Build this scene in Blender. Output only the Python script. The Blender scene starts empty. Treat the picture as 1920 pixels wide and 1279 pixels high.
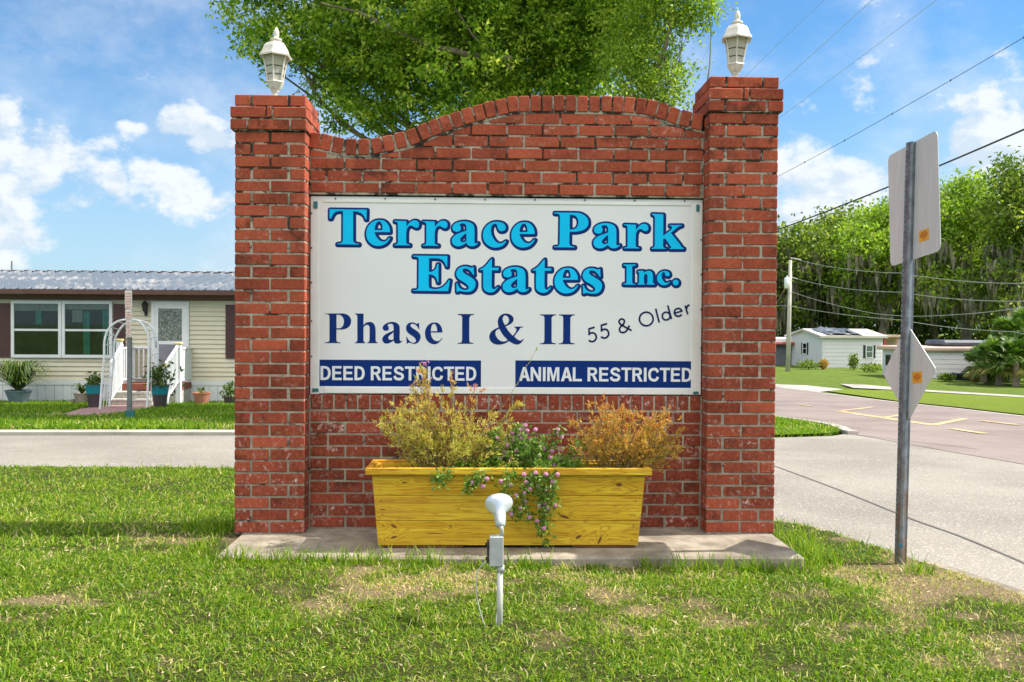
import bpy, bmesh, math, random
import numpy as np
from mathutils import Vector, Matrix
from mathutils.geometry import tessellate_polygon, delaunay_2d_cdt
random.seed(7); RNG = np.random.default_rng(7)
R = math.radians
SC = bpy.context.scene
COL = SC.collection

# ------------------------------------------------------------------ camera
F = 1767.9; CW, CH = 960.0, 639.5
YAW, PIT, ROL = .0280, -.0172, .00626
CAM = np.array([0, -5.2716, 1.1735])
fw = np.array([math.sin(YAW)*math.cos(PIT), math.cos(YAW)*math.cos(PIT), math.sin(PIT)])
rt0 = np.array([math.cos(YAW), -math.sin(YAW), 0]); up0 = np.cross(rt0, fw)
rt = rt0*math.cos(ROL)+up0*math.sin(ROL); upv = -rt0*math.sin(ROL)+up0*math.cos(ROL)
cam = bpy.data.objects.new('camera', bpy.data.cameras.new('camera')); COL.objects.link(cam)
cam.data.sensor_width = 36; cam.data.lens = F/1920*36; cam.data.clip_end = 3000; cam.data.clip_start = .05
m4 = Matrix.Identity(4)
for i in range(3):
    m4[i][0] = rt[i]; m4[i][1] = upv[i]; m4[i][2] = -fw[i]; m4[i][3] = CAM[i]
cam.matrix_world = m4
SC.camera = cam

# ------------------------------------------------------------------ light
SUN_EL, SUN_AZ = R(50), R(4)      # sun comes from +X, a little behind the brick wall
sd = Vector((math.cos(SUN_EL)*math.cos(SUN_AZ), math.cos(SUN_EL)*math.sin(SUN_AZ), math.sin(SUN_EL)))
sun = bpy.data.objects.new('sun', bpy.data.lights.new('sun', 'SUN')); COL.objects.link(sun)
sun.data.energy = 4.4; sun.data.angle = R(.5); sun.data.color = (1, .955, .88)
sun.rotation_euler = sd.to_track_quat('Z', 'Y').to_euler()
SC.view_settings.view_transform = 'Standard'; SC.view_settings.look = 'None'
SC.view_settings.exposure = 0.84; SC.view_settings.gamma = 1; SC.view_settings.use_curve_mapping = False

def dirpx(px, py):
    v = fw + rt*(px-CW)/F + upv*(CH-py)/F
    return v/np.linalg.norm(v)
W = bpy.data.worlds.new("World"); SC.world = W; W.use_nodes = True
nt = W.node_tree; nt.nodes.clear()
def N(t, **k):
    n = nt.nodes.new(t)
    for a, b in k.items(): setattr(n, a, b)
    return n
def L(a, b): nt.links.new(a, b)
def _mth(op, a, b=None, c=None, clamp=False):
    n = N('ShaderNodeMath', operation=op); n.use_clamp = clamp
    for i, v in enumerate((a, b, c)):
        if v is None: continue
        if isinstance(v, (int, float)): n.inputs[i].default_value = v
        else: L(v, n.inputs[i])
    return n.outputs[0]
sky = N('ShaderNodeTexSky', sky_type='NISHITA'); sky.sun_disc = False
sky.sun_elevation = SUN_EL; sky.sun_rotation = math.pi/2-SUN_AZ; sky.air_density = 1.0; sky.dust_density = .6; sky.ozone_density = 2.2
tc = N('ShaderNodeTexCoord'); sep = N('ShaderNodeSeparateXYZ'); L(tc.outputs['Generated'], sep.inputs[0])
az = _mth('ARCTAN2', sep.outputs[0], sep.outputs[1]); el = _mth('ARCSINE', sep.outputs[2])
def cn(scale, off=(0, 0, 0), det=9, rough=.56):
    mp = N('ShaderNodeMapping'); mp.inputs['Location'].default_value = off; mp.inputs['Scale'].default_value = (1, 1, 1.5)
    L(tc.outputs['Generated'], mp.inputs[0])
    n = N('ShaderNodeTexNoise'); n.inputs['Scale'].default_value = scale; n.inputs['Detail'].default_value = det; n.inputs['Roughness'].default_value = rough
    L(mp.outputs[0], n.inputs[0]); return n.outputs[0]
# clouds sit at fixed compass directions: (px,py of the photo -> azimuth/elevation, half widths in radians, weight)
lobes = [(40, 275, .055, .045, 1), (-80, 330, .09, .07, 1), (100, 300, .03, .02, .8), (60, 345, .06, .02, .7), (350, 235, .04, .022, 1.15), (400, 262, .045, .028, 1.15), (260, 236, .02, .01, .9), (300, 330, .03, .022, .8),
         (330, 330, .035, .02, 1.05), (370, 365, .045, .028, 1.1), (420, 385, .05, .03, 1.05), (215, 340, .012, .018, .9), (140, 385, .035, .02, .75), (45, 450, .05, .022, 1), (0, 475, .05, .02, .9), (240, 395, .05, .02, .55),
         (1640, 345, .09, .03, 1), (1560, 370, .05, .035, 1), (1900, 270, .09, .045, .9), (1750, 330, .12, .03, .7), (1850, 230, .08, .03, .45), (1880, 60, .07, .035, .55), (1780, 30, .06, .03, .4),
         (1490, 0, .02, .012, .7), (1700, 200, .12, .05, .62), (1880, 110, .10, .05, .62), (1830, 40, .05, .03, .8), (1800, 160, .03, .012, .45), (1700, 80, .03, .012, .35), (1480, 400, .04, .04, .8), (1200, 330, .2, .06, .8), (700, 300, .2, .06, .8), (2300, 250, .25, .06, .9), (-500, 330, .3, .06, .9)]
acc = None
for px, py, wa, we, wt in lobes:
    v = dirpx(px, py); a0 = math.atan2(v[0], v[1]); e0 = math.asin(v[2])
    da = _mth('MULTIPLY', _mth('SUBTRACT', az, a0), 1/wa); de = _mth('MULTIPLY', _mth('SUBTRACT', el, e0), 1/we)
    rr = _mth('ADD', _mth('MULTIPLY', da, da), _mth('MULTIPLY', de, de))
    m = _mth('MULTIPLY', _mth('EXPONENT', _mth('MULTIPLY', rr, -.9)), wt)
    acc = m if acc is None else _mth('MAXIMUM', acc, m)
n1 = cn(9, det=10, rough=.6); n2 = cn(9, off=(.012, -.004, .02), det=10, rough=.6)
wisp = cn(3.5, off=(3, 1, 2), det=7, rough=.62)
d1 = _mth('ADD', _mth('MULTIPLY', acc, .62), _mth('SUBTRACT', _mth('MULTIPLY', n1, 2.2), 1.38))
d2 = _mth('ADD', _mth('MULTIPLY', acc, .62), _mth('SUBTRACT', _mth('MULTIPLY', n2, 2.2), 1.38))
mask = N('ShaderNodeMapRange', interpolation_type='SMOOTHSTEP'); L(d1, mask.inputs[0])
mask.inputs[1].default_value = -.02; mask.inputs[2].default_value = .26; mask.inputs[4].default_value = .93
w2 = N('ShaderNodeMapRange', interpolation_type='SMOOTHSTEP'); L(wisp, w2.inputs[0]); w2.inputs[1].default_value = .42; w2.inputs[2].default_value = .72; w2.inputs[4].default_value = .6
mk = _mth('MAXIMUM', mask.outputs[0], w2.outputs[0])
shade = N('ShaderNodeMapRange'); L(_mth('SUBTRACT', d1, d2), shade.inputs[0]); shade.inputs[1].default_value = -.09; shade.inputs[2].default_value = .10; shade.inputs[3].default_value = .35; shade.inputs[4].default_value = 1
ccol = N('ShaderNodeMixRGB'); L(shade.outputs[0], ccol.inputs[0]); ccol.inputs[1].default_value = (3.6, 4.5, 5.4, 1); ccol.inputs[2].default_value = (5.9, 6.15, 6.45, 1)
# pale air near the horizon
hz = N('ShaderNodeMapRange', interpolation_type='SMOOTHSTEP'); L(el, hz.inputs[0]); hz.inputs[1].default_value = .0; hz.inputs[2].default_value = .30; hz.inputs[3].default_value = .6; hz.inputs[4].default_value = 0
hmx = N('ShaderNodeMixRGB'); tn = N('ShaderNodeMixRGB', blend_type='MULTIPLY'); tn.inputs[0].default_value = 1; L(sky.outputs[0], tn.inputs[1]); tn.inputs[2].default_value = (.52, .86, 1.07, 1)
L(hz.outputs[0], hmx.inputs[0]); L(tn.outputs[0], hmx.inputs[1]); hmx.inputs[2].default_value = (3.9, 4.75, 5.7, 1)
mx = N('ShaderNodeMixRGB'); L(mk, mx.inputs[0]); L(hmx.outputs[0], mx.inputs[1]); L(ccol.outputs[0], mx.inputs[2])
# added bright cloud bank behind the view, out of sight, to fill shaded fronts
bk = N('ShaderNodeMapRange', interpolation_type='SMOOTHSTEP'); L(sep.outputs[1], bk.inputs[0]); bk.inputs[1].default_value = .05; bk.inputs[2].default_value = -.35
bk2 = N('ShaderNodeMapRange', interpolation_type='SMOOTHSTEP'); L(el, bk2.inputs[0]); bk2.inputs[1].default_value = .22; bk2.inputs[2].default_value = .5
bn = N('ShaderNodeMapRange', interpolation_type='SMOOTHSTEP'); L(cn(2.5, off=(5, 2, 1), det=7), bn.inputs[0]); bn.inputs[1].default_value = .36; bn.inputs[2].default_value = .5
bf = _mth('MULTIPLY', _mth('MULTIPLY', bk.outputs[0], bk2.outputs[0]), bn.outputs[0])
mb = N('ShaderNodeMixRGB'); L(bf, mb.inputs[0]); L(mx.outputs[0], mb.inputs[1]); mb.inputs[2].default_value = (16.5, 15.8, 15.0, 1); mx = mb
bg = N('ShaderNodeBackground'); bg.inputs[1].default_value = .092; L(mx.outputs[0], bg.inputs[0])
wo = N('ShaderNodeOutputWorld'); L(bg.outputs[0], wo.inputs[0])

# ------------------------------------------------------------------ ground shape and pixel helpers
def G(x, y):
    x = np.asarray(x, float); d = np.asarray(y, float)+5.2716
    s = 1.2*np.log1p(np.exp(np.clip((d-5.6)/1.2, -30, 30)))
    s = np.where(d > 40, s, s)
    s = 95*np.tanh(s/95)*1.04
    near = np.exp(-np.maximum(d-4, 0)/14)
    g0 = -.03-.10*np.tanh(x/4.5)*near
    return g0-.0415*s
def at(px, py, d): return CAM + d*(fw+rt*(px-CW)/F+upv*(CH-py)/F)
def gp(px, py):
    v = fw+rt*(px-CW)/F+upv*(CH-py)/F; t = 1.5
    while t < 400:
        p = CAM+v*t
        if p[2] <= G(p[0], p[1]): break
        t *= 1.01
    lo, hi = t/1.01, t
    for _ in range(25):
        m = (lo+hi)/2; p = CAM+v*m
        if p[2] <= G(p[0], p[1]): hi = m
        else: lo = m
    return CAM+v*hi
def onY(px, py, Y):
    v = fw+rt*(px-CW)/F+upv*(CH-py)/F; t = (Y-CAM[1])/v[1]; return CAM+v*t

def unit(v): return v/(np.linalg.norm(v, axis=-1, keepdims=True)+1e-12)
def leafquads(P, dirs, ln, wd, K=4):
    """diamond leaves starting at P along dirs"""
    n = len(P); s = unit(np.cross(dirs, RNG.normal(size=(n, 3)))); ln = np.asarray(ln)[:, None]; wd = np.asarray(wd)[:, None]
    return np.stack([P, P+dirs*ln*.45+s*wd/2, P+dirs*ln, P+dirs*ln*.45-s*wd/2], 1).reshape(-1, 3)
def vnoise(x, y, s, seed=0):
    x = np.asarray(x)*s+seed*17.3; y = np.asarray(y)*s+seed*9.1
    xi = np.floor(x).astype(np.int64); yi = np.floor(y).astype(np.int64); fx = x-xi; fy = y-yi
    fx = fx*fx*(3-2*fx); fy = fy*fy*(3-2*fy)
    def h(a, b):
        n = (a*374761393+b*668265263+seed*1442695) & 0x7fffffff
        n = (n ^ (n >> 13))*1274126177 & 0x7fffffff
        return ((n ^ (n >> 16)) & 0xffff)/65535.
    return (h(xi, yi)*(1-fx)+h(xi+1, yi)*fx)*(1-fy)+(h(xi, yi+1)*(1-fx)+h(xi+1, yi+1)*fx)*fy
def fbm(x, y, s, seed=0, o=4): return sum(vnoise(x, y, s*2**i, seed+i)*.5**i for i in range(o))/sum(.5**i for i in range(o))

# ------------------------------------------------------------------ materials
class Mat:
    def __init__(s, name):
        s.m = bpy.data.materials.new(name); s.m.use_nodes = True; s.t = s.m.node_tree; s.b = s.t.nodes['Principled BSDF']
    def n(s, t, **k):
        n = s.t.nodes.new(t)
        for a, b in k.items(): setattr(n, a, b)
        return n
    def l(s, a, b): s.t.links.new(a, b)
    def noise(s, sc, det=5, rough=.6, vec=None, stretch=None, coord='Object'):
        c = s.n('ShaderNodeTexCoord').outputs[coord] if vec is None else vec
        if stretch:
            mp = s.n('ShaderNodeMapping'); mp.inputs['Scale'].default_value = stretch; s.l(c, mp.inputs[0]); c = mp.outputs[0]
        n = s.n('ShaderNodeTexNoise'); n.inputs['Scale'].default_value = sc; n.inputs['Detail'].default_value = det; n.inputs['Roughness'].default_value = rough
        s.l(c, n.inputs[0]); return n.outputs[0]
    def rng(s, v, a, b, c=0, d=1):
        n = s.n('ShaderNodeMapRange', interpolation_type='SMOOTHSTEP'); s.l(v, n.inputs[0])
        for i, x in enumerate((a, b, c, d)): n.inputs[i+1].default_value = x
        return n.outputs[0]
    def mix(s, f, a, b, mode='MIX'):
        n = s.n('ShaderNodeMixRGB', blend_type=mode)
        for i, v in enumerate((f, a, b)):
            if isinstance(v, (int, float)): n.inputs[i].default_value = v
            elif isinstance(v, tuple): n.inputs[i].default_value = (*v, 1) if len(v) == 3 else v
            else: s.l(v, n.inputs[i])
        return n.outputs[0]
    def math(s, op, a, b=None, clamp=False):
        n = s.n('ShaderNodeMath', operation=op); n.use_clamp = clamp
        for i, v in enumerate((a, b)):
            if v is None: continue
            if isinstance(v, (int, float)): n.inputs[i].default_value = v
            else: s.l(v, n.inputs[i])
        return n.outputs[0]
    def bump(s, h, st=.3, dist=.002):
        b = s.n('ShaderNodeBump'); b.inputs['Strength'].default_value = st; b.inputs['Distance'].default_value = dist
        s.l(h, b.inputs['Height']); s.l(b.outputs[0], s.b.inputs['Normal'])
    def base(s, c): 
        if isinstance(c, tuple): s.b.inputs['Base Color'].default_value = (*c, 1)
        else: s.l(c, s.b.inputs['Base Color'])
    def set(s, rough=.6, metal=0, spec=.5):
        s.b.inputs['Roughness'].default_value = rough; s.b.inputs['Metallic'].default_value = metal; s.b.inputs['Specular IOR Level'].default_value = spec; return s
    def attr(s, name): 
        a = s.n('ShaderNodeAttribute'); a.attribute_name = name; return a
def plain(name, c, rough=.55, metal=0, var=.12, sc=6, bump=0, bs=60, dist=.002, spec=.5):
    M = Mat(name); nz = M.rng(M.noise(sc, 6), .3, .7)
    M.base(M.mix(nz, tuple(x*(1-var) for x in c), tuple(min(1, x*(1+var)) for x in c))); M.set(rough, metal, spec)
    if bump: M.bump(M.noise(bs, 4), bump, dist)
    return M.m
MT = {}
M = Mat('red_brick')
t = M.attr('tint'); ts = M.n('ShaderNodeSeparateColor'); M.l(t.outputs['Color'], ts.inputs[0])
c = M.mix(ts.outputs[0], (.185, .032, .016), (.43, .090, .043))
c = M.mix(M.math('MULTIPLY', M.rng(M.noise(55, 4), .35, .7), .30), c, (.58, .17, .09))
c = M.mix(M.rng(M.noise(160, 3, .7), .56, .70, 0, .7), c, (.13, .02, .012))
eff = M.math('MULTIPLY', M.rng(M.noise(26, 7, .75), .54, .63), ts.outputs[1])
eff = M.math('MULTIPLY', eff, M.rng(M.noise(140, 3, .7), .38, .6))
c = M.mix(eff, c, (.72, .60, .54))
c = M.mix(M.rng(M.noise(3.2, 7, .7), .44, .66, 0, .5), c, (.11, .024, .014))
dk = M.math('MULTIPLY', M.rng(M.noise(9, 8, .75), .46, .64), ts.outputs[2])
c = M.mix(dk, c, (.07, .022, .012))
M.base(c); M.set(.88, 0, .25); M.bump(M.noise(120, 6, .7), .7, .003); MT['brick'] = M.m
M = Mat('mortar')
zz = M.n('ShaderNodeSeparateXYZ'); M.l(M.n('ShaderNodeTexCoord').outputs['Object'], zz.inputs[0])
c = M.mix(M.rng(M.noise(18, 5), .35, .65), (.25, .215, .165), (.45, .39, .31))
mold = M.math('ADD', M.noise(7, 8, .7), M.math('MULTIPLY', M.rng(zz.outputs[2], 1.0, 2.4), .10))
c = M.mix(M.rng(zz.outputs[2], 1.0, .1, 0, .55), c, (.20, .175, .13))
c = M.mix(M.rng(mold, .555, .63, 0, .95), c, (.022, .020, .014))
c = M.mix(M.rng(M.noise(60, 4), .62, .72, 0, .6), c, (.62, .57, .48))
M.base(c); M.set(.95, 0, .2); M.bump(M.noise(90, 6), .9, .004); MT['mortar'] = M.m
M = Mat('concrete')
c = M.mix(M.rng(M.noise(5, 8, .65), .35, .65), (.20, .165, .125), (.36, .31, .24)); c = M.mix(M.rng(M.noise(70, 4, .7), .55, .7, 0, .5), c, (.14, .12, .09))
c = M.mix(M.rng(M.noise(2.2, 6, .7), .55, .68, 0, .6), c, (.17, .14, .10))
M.base(c); M.set(.93, 0, .2); M.bump(M.noise(110, 6), .8, .004); MT['concrete'] = M.m
M = Mat('curb_concrete'); c = M.mix(M.rng(M.noise(1.5, 8), .35, .65), (.30, .27, .23), (.46, .42, .365)); M.base(c); M.set(.92); M.bump(M.noise(60, 5), .5, .004); MT['curb'] = M.m
def asphalt(name, a, b, agg, crack=True):
    M = Mat(name); c = M.mix(M.rng(M.noise(.55, 7), .35, .65), a, b)
    ag = M.noise(85, 3, .8); c = M.mix(M.rng(ag, .42, .60, 0, .8), M.mix(.35, c, (.08, .075, .07)), c)
    c = M.mix(M.rng(M.noise(60, 2, .7), .57, .66, 0, .75), c, agg)
    c = M.mix(M.rng(M.noise(.25, 5, .7, stretch=(1, .12, 1)), .52, .7, 0, .35), c, tuple(x*.72 for x in a))
    M.base(c); M.set(.93, 0, .25); M.bump(ag, .8, .006); return M.m
MT['asphalt'] = asphalt('light_asphalt', (.26, .232, .19), (.35, .315, .262), (.60, .54, .46))
MT['pink_asphalt'] = asphalt('pinkish_asphalt', (.235, .18, .158), (.32, .255, .225), (.42, .35, .32))
def grassmat(name, g1, g2, dry, use_attr=False, sc=3):
    M = Mat(name); c = M.mix(M.rng(M.noise(sc, 6, .7), .3, .7), g1, g2)
    c = M.mix(M.rng(M.noise(90, 4, .75), .35, .62, 0, .75), tuple(x*.35 for x in g1), c)
    if use_attr:
        f = M.attr('dry').outputs['Fac']; c = M.mix(f, c, M.mix(M.rng(M.noise(130, 3), .4, .6), (.26, .17, .09), dry))
    else: c = M.mix(M.rng(M.noise(.8, 7, .7), .58, .72, 0, .6), c, dry)
    M.base(c); M.set(.95, 0, .1); M.bump(M.noise(120, 5, .8), 1, .03); return M.m
MT['lawn'] = grassmat('lawn_soil', (.06, .09, .014), (.14, .17, .032), (.60, .45, .27), True)
MT['field'] = grassmat('mown_grass', (.24, .34, .035), (.36, .43, .055), (.35, .33, .13))
MT['field2'] = grassmat('verge_grass', (.15, .24, .035), (.28, .35, .06), (.42, .34, .17))
def leafmat(name, ramp, trans=.45, rough=.5):
    M = Mat(name); a = M.attr('rnd').outputs['Fac']; cr = M.n('ShaderNodeValToRGB'); M.l(a, cr.inputs[0])
    e = cr.color_ramp.elements; e[0].position = ramp[0][0]; e[0].color = (*ramp[0][1], 1); e[1].position = ramp[-1][0]; e[1].color = (*ramp[-1][1], 1)
    for p, c in ramp[1:-1]: x = e.new(p); x.color = (*c, 1)
    M.l(cr.outputs[0], M.b.inputs['Base Color']); M.set(rough, 0, .35)
    tr = M.n('ShaderNodeBsdfTranslucent'); g = M.mix(1, cr.outputs[0], (1.15, 1.25, .6), 'MULTIPLY'); M.l(g, tr.inputs[0])
    ms = M.n('ShaderNodeMixShader'); ms.inputs[0].default_value = trans; M.l(M.b.outputs[0], ms.inputs[1]); M.l(tr.outputs[0], ms.inputs[2])
    M.l(ms.outputs[0], M.t.nodes['Material Output'].inputs[0]); return M.m
MT['blade'] = leafmat('grass_blade', [(0, (.04, .11, .006)), (.35, (.12, .245, .008)), (.62, (.27, .39, .015)), (.80, (.48, .51, .07)), (.88, (.60, .47, .20)), (1, (.78, .64, .40))], .42)
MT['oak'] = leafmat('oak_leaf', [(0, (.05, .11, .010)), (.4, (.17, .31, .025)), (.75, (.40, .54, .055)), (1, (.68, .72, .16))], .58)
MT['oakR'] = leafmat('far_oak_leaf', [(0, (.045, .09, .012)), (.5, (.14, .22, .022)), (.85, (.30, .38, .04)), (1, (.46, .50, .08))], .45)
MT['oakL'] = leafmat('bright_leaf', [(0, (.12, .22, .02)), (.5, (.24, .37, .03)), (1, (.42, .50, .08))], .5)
MT['moss'] = leafmat('spanish_moss', [(0, (.13, .12, .085)), (.6, (.24, .225, .165)), (1, (.38, .35, .26))], .35, .9)
MT['heath'] = leafmat('wispy_leaf', [(0, (.20, .26, .03)), (.35, (.44, .44, .07)), (.6, (.62, .52, .14)), (.8, (.62, .34, .07)), (.93, (.52, .16, .06)), (1, (.70, .16, .18))], .4)
MT['heath_red'] = leafmat('rusty_leaf', [(0, (.17, .19, .03)), (.3, (.42, .36, .06)), (.55, (.62, .34, .08)), (.8, (.56, .19, .05)), (1, (.58, .14, .09))], .4)
MT['lantana'] = leafmat('lantana_leaf', [(0, (.05, .12, .02)), (.5, (.16, .29, .05)), (.85, (.34, .46, .11)), (1, (.54, .58, .22))], .42)
MT['petal'] = leafmat('pink_petal', [(0, (.62, .22, .48)), (.6, (.72, .36, .60)), (1, (.85, .60, .66))], .3)
MT['potleaf'] = leafmat('pot_leaf', [(0, (.03, .06, .015)), (.6, (.10, .17, .03)), (1, (.28, .30, .08))], .35)
MT['palm'] = leafmat('palm_frond', [(0, (.03, .075, .01)), (.5, (.09, .18, .025)), (.85, (.20, .28, .05)), (1, (.50, .42, .12))], .35)
MT['bark'] = plain('bark', (.20, .165, .12), .95, var=.45, sc=4, bump=.8, bs=30, dist=.02)
MT['stem'] = plain('stem', (.22, .17, .07), .8, var=.3)
MT['white'] = plain('white_paint', (.76, .77, .77), .45, var=.05, sc=3)
MT['signwhite'] = plain('sign_white', (.745, .75, .75), .42, var=.02, sc=2.2)
MT['signframe'] = plain('sign_frame_white', (.77, .77, .74), .5, var=.06, sc=5)
MT['navy'] = plain('navy_vinyl', (.004, .028, .17), .5, spec=.12, var=.08)
MT['navyd'] = plain('dark_navy_vinyl', (.004, .012, .075), .5, spec=.12, var=.08)
MT['cyan'] = plain('cyan_vinyl', (.004, .53, .90), .5, spec=.12, var=.05)
MT['letter'] = plain('white_vinyl', (.74, .77, .80), .4, var=.03)
MT['teal'] = plain('teal_plastic', (.03, .16, .17), .35, var=.2)
MT['black'] = plain('dark_metal', (.02, .02, .02), .5, var=.2)
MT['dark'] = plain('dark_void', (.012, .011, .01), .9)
MT['lampwhite'] = plain('aged_white_metal', (.66, .61, .52), .42, var=.14, sc=25)
M = Mat('lantern_glass'); M.base(M.mix(M.noise(30, 4), (.50, .46, .36), (.66, .62, .52))); M.set(.25); M.b.inputs['Transmission Weight'].default_value = .25; MT['lglass'] = M.m
MT['grey'] = plain('grey_paint', (.40, .42, .41), .5, var=.12, sc=30, bump=.2, bs=120)
MT['pvc'] = plain('grey_conduit', (.42, .42, .38), .5, var=.12, sc=20)
M = Mat('bulb_glass'); M.base((.72, .75, .80)); M.set(.18, .35, .7); MT['bulb'] = M.m
M = Mat('signback_aluminium'); M.base(M.mix(M.rng(M.noise(8, 7, .7, stretch=(6, 6, .5)), .35, .65), (.60, .60, .60), (.68, .68, .68))); M.set(.5, .12); MT['alum'] = M.m
M = Mat('galvanised_rusty'); zz = M.n('ShaderNodeSeparateXYZ'); M.l(M.n('ShaderNodeTexCoord').outputs['Object'], zz.inputs[0])
rs = M.math('ADD', M.noise(14, 6, .7, stretch=(3, 3, .5)), M.math('MULTIPLY', M.rng(zz.outputs[2], -.1, 1.3, 1, 0), .26))
c = M.mix(M.rng(M.noise(20, 6), .3, .7), (.13, .145, .17), (.25, .27, .30)); c = M.mix(M.rng(rs, .66, .78, 0, .75), c, (.22, .12, .045))
M.base(c); M.set(.5, .45); M.bump(M.noise(150, 3), .3, .001); MT['galv'] = M.m
MT['galvgrey'] = plain('grey_post_metal', (.17, .175, .18), .55, .3, var=.2)
MT['yellow'] = plain('yellow_sticker', (.80, .40, .02), .5, var=.06)
MT['orange'] = plain('orange_print', (.55, .12, .02), .6)
MT['blue'] = plain('blue_paint_spot', (.02, .16, .30), .6)
M = Mat('planter_timber')
oc = M.n('ShaderNodeTexCoord').outputs['Object']; sx = M.n('ShaderNodeSeparateXYZ'); M.l(oc, sx.inputs[0])
def timber(M, oc, sx):
    board = M.math('FLOOR', M.math('MULTIPLY', M.math('SUBTRACT', sx.outputs[2], .016), 1/.137))
    comb = M.n('ShaderNodeCombineXYZ'); M.l(sx.outputs[0], comb.inputs[0]); M.l(M.math('MULTIPLY', board, 7.3), comb.inputs[1]); M.l(sx.outputs[2], comb.inputs[2])
    v = comb.outputs[0]; mask = None; warp = None
    for kx, kz, ax, az_, s in KNOTS:
        dx = M.math('MULTIPLY', M.math('SUBTRACT', sx.outputs[0], kx), 1/ax); dz = M.math('MULTIPLY', M.math('SUBTRACT', sx.outputs[2], kz), 1/az_)
        dz2 = M.math('SUBTRACT', dz, M.math('MULTIPLY', dx, s))
        r2 = M.math('ADD', M.math('MULTIPLY', dx, dx), M.math('MULTIPLY', dz2, dz2))
        e = M.math('EXPONENT', M.math('MULTIPLY', r2, -1)); w = M.math('EXPONENT', M.math('MULTIPLY', r2, -.12))
        mask = e if mask is None else M.math('MAXIMUM', mask, e); warp = w if warp is None else M.math('MAXIMUM', warp, w)
    g1 = M.noise(2.4, 5, .6, vec=v, stretch=(.5, 1, 9)); g2 = M.noise(5, 6, .7, vec=v, stretch=(.35, 1, 26))
    wv = M.math('ADD', g1, M.math('MULTIPLY', warp, .18))
    bands = M.math('FRACT', M.math('MULTIPLY', wv, 9)); bands = M.math('ABSOLUTE', M.math('SUBTRACT', bands, .5))
    c = M.mix(M.rng(g1, .35, .65), (.58, .34, .014), (.76, .52, .035))
    c = M.mix(M.rng(bands, .25, .5, 0, .7), c, (.40, .15, .006)); c = M.mix(M.rng(g2, .48, .64, 0, .6), c, (.42, .17, .012))
    c = M.mix(M.rng(M.noise(1.3, 4, .5, vec=v), .55, .7, 0, .45), c, (.50, .27, .05))
    c = M.mix(M.rng(mask, .35, .75, 0, .9), c, (.11, .032, .012)); return c, g2
# ------------------------------------------------------------------ mesh building
class B:
    def __init__(s): s.v = []; s.f = []; s.a = []; s.n = 0
    def add(s, V, Fc, a=None):
        V = np.asarray(V, float).reshape(-1, 3); s.v.append(V); s.f += [tuple(i+s.n for i in f) for f in Fc]; s.n += len(V)
        if a is not None: s.a.append(np.broadcast_to(np.asarray(a, float), (len(V), 4)) if np.ndim(a) else np.full((len(V), 4), a))
        return s
    def box(s, x0, x1, y0, y1, z0, z1, M=None, a=None):
        V = np.array([(x, y, z) for z in (z0, z1) for y in (y0, y1) for x in (x0, x1)], float)
        if M is not None: V = xf(M, V)
        return s.add(V, [(0, 2, 3, 1), (4, 5, 7, 6), (0, 1, 5, 4), (2, 6, 7, 3), (0, 4, 6, 2), (1, 3, 7, 5)], a)
    def cbox(s, x0, x1, y0, y1, z0, z1, c=.003, M=None, a=None):
        cx, cy, cz = (x0+x1)/2, (y0+y1)/2, (z0+z1)/2; hx, hy, hz = abs(x1-x0)/2, abs(y1-y0)/2, abs(z1-z0)/2
        V = []
        for sx_, sy_, sz_ in CORN: V += [(sx_*hx, sy_*(hy-c), sz_*(hz-c)), (sx_*(hx-c), sy_*hy, sz_*(hz-c)), (sx_*(hx-c), sy_*(hy-c), sz_*hz)]
        V = np.array(V)+(cx, cy, cz)
        if M is not None: V = xf(M, V)
        return s.add(V, CF, a)
    def prism(s, poly, y0, y1, a=None, M=None):     # poly in (x,z)
        n = len(poly); V = [(p[0], y0, p[1]) for p in poly]+[(p[0], y1, p[1]) for p in poly]
        if M is not None: V = xf(M, np.array(V, float))
        return s.add(V, [tuple(range(n)), tuple(range(2*n-1, n-1, -1))]+[(i, i+n, (i+1) % n+n, (i+1) % n) for i in range(n)], a)
    def tube(s, P, r, n=8, cap=True, a=None):
        P = np.asarray(P, float); m = len(P); r = np.broadcast_to(np.asarray(r, float), (m,))
        T = np.gradient(P, axis=0) if m > 2 else np.array([P[1]-P[0]]*2); T /= np.linalg.norm(T, axis=1)[:, None]+1e-12
        u = np.cross(T[0], (0, 0, 1) if abs(T[0][2]) < .9 else (1, 0, 0)); u /= np.linalg.norm(u)
        V = []
        for i in range(m):
            u = u-T[i]*(u@T[i]); u /= np.linalg.norm(u)+1e-12; w = np.cross(T[i], u)
            for k in range(n):
                an = 2*math.pi*k/n; V.append(P[i]+r[i]*(u*math.cos(an)+w*math.sin(an)))
        Fc = [(i*n+k, i*n+(k+1) % n, (i+1)*n+(k+1) % n, (i+1)*n+k) for i in range(m-1) for k in range(n)]
        if cap: Fc += [tuple(range(n-1, -1, -1)), tuple(range((m-1)*n, m*n))]
        return s.add(V, Fc, a)
    def lathe(s, prof, n=24, M=None, ph=0, cap=True, a=None):   # prof (r,z)
        V = []; m = len(prof)
        for r, z in prof:
            for k in range(n): an = 2*math.pi*k/n+ph; V.append((r*math.cos(an), r*math.sin(an), z))
        V = np.array(V)
        if M is not None: V = xf(M, V)
        Fc = [(i*n+k, i*n+(k+1) % n, (i+1)*n+(k+1) % n, (i+1)*n+k) for i in range(m-1) for k in range(n)]
        if cap: Fc += [tuple(range(n-1, -1, -1)), tuple(range((m-1)*n, m*n))]
        return s.add(V, Fc, a)
def xf(M, V):
    A = np.array(M); return V@A[:3, :3].T+A[:3, 3]
CORN = [(x, y, z) for x in (-1, 1) for y in (-1, 1) for z in (-1, 1)]
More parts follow.
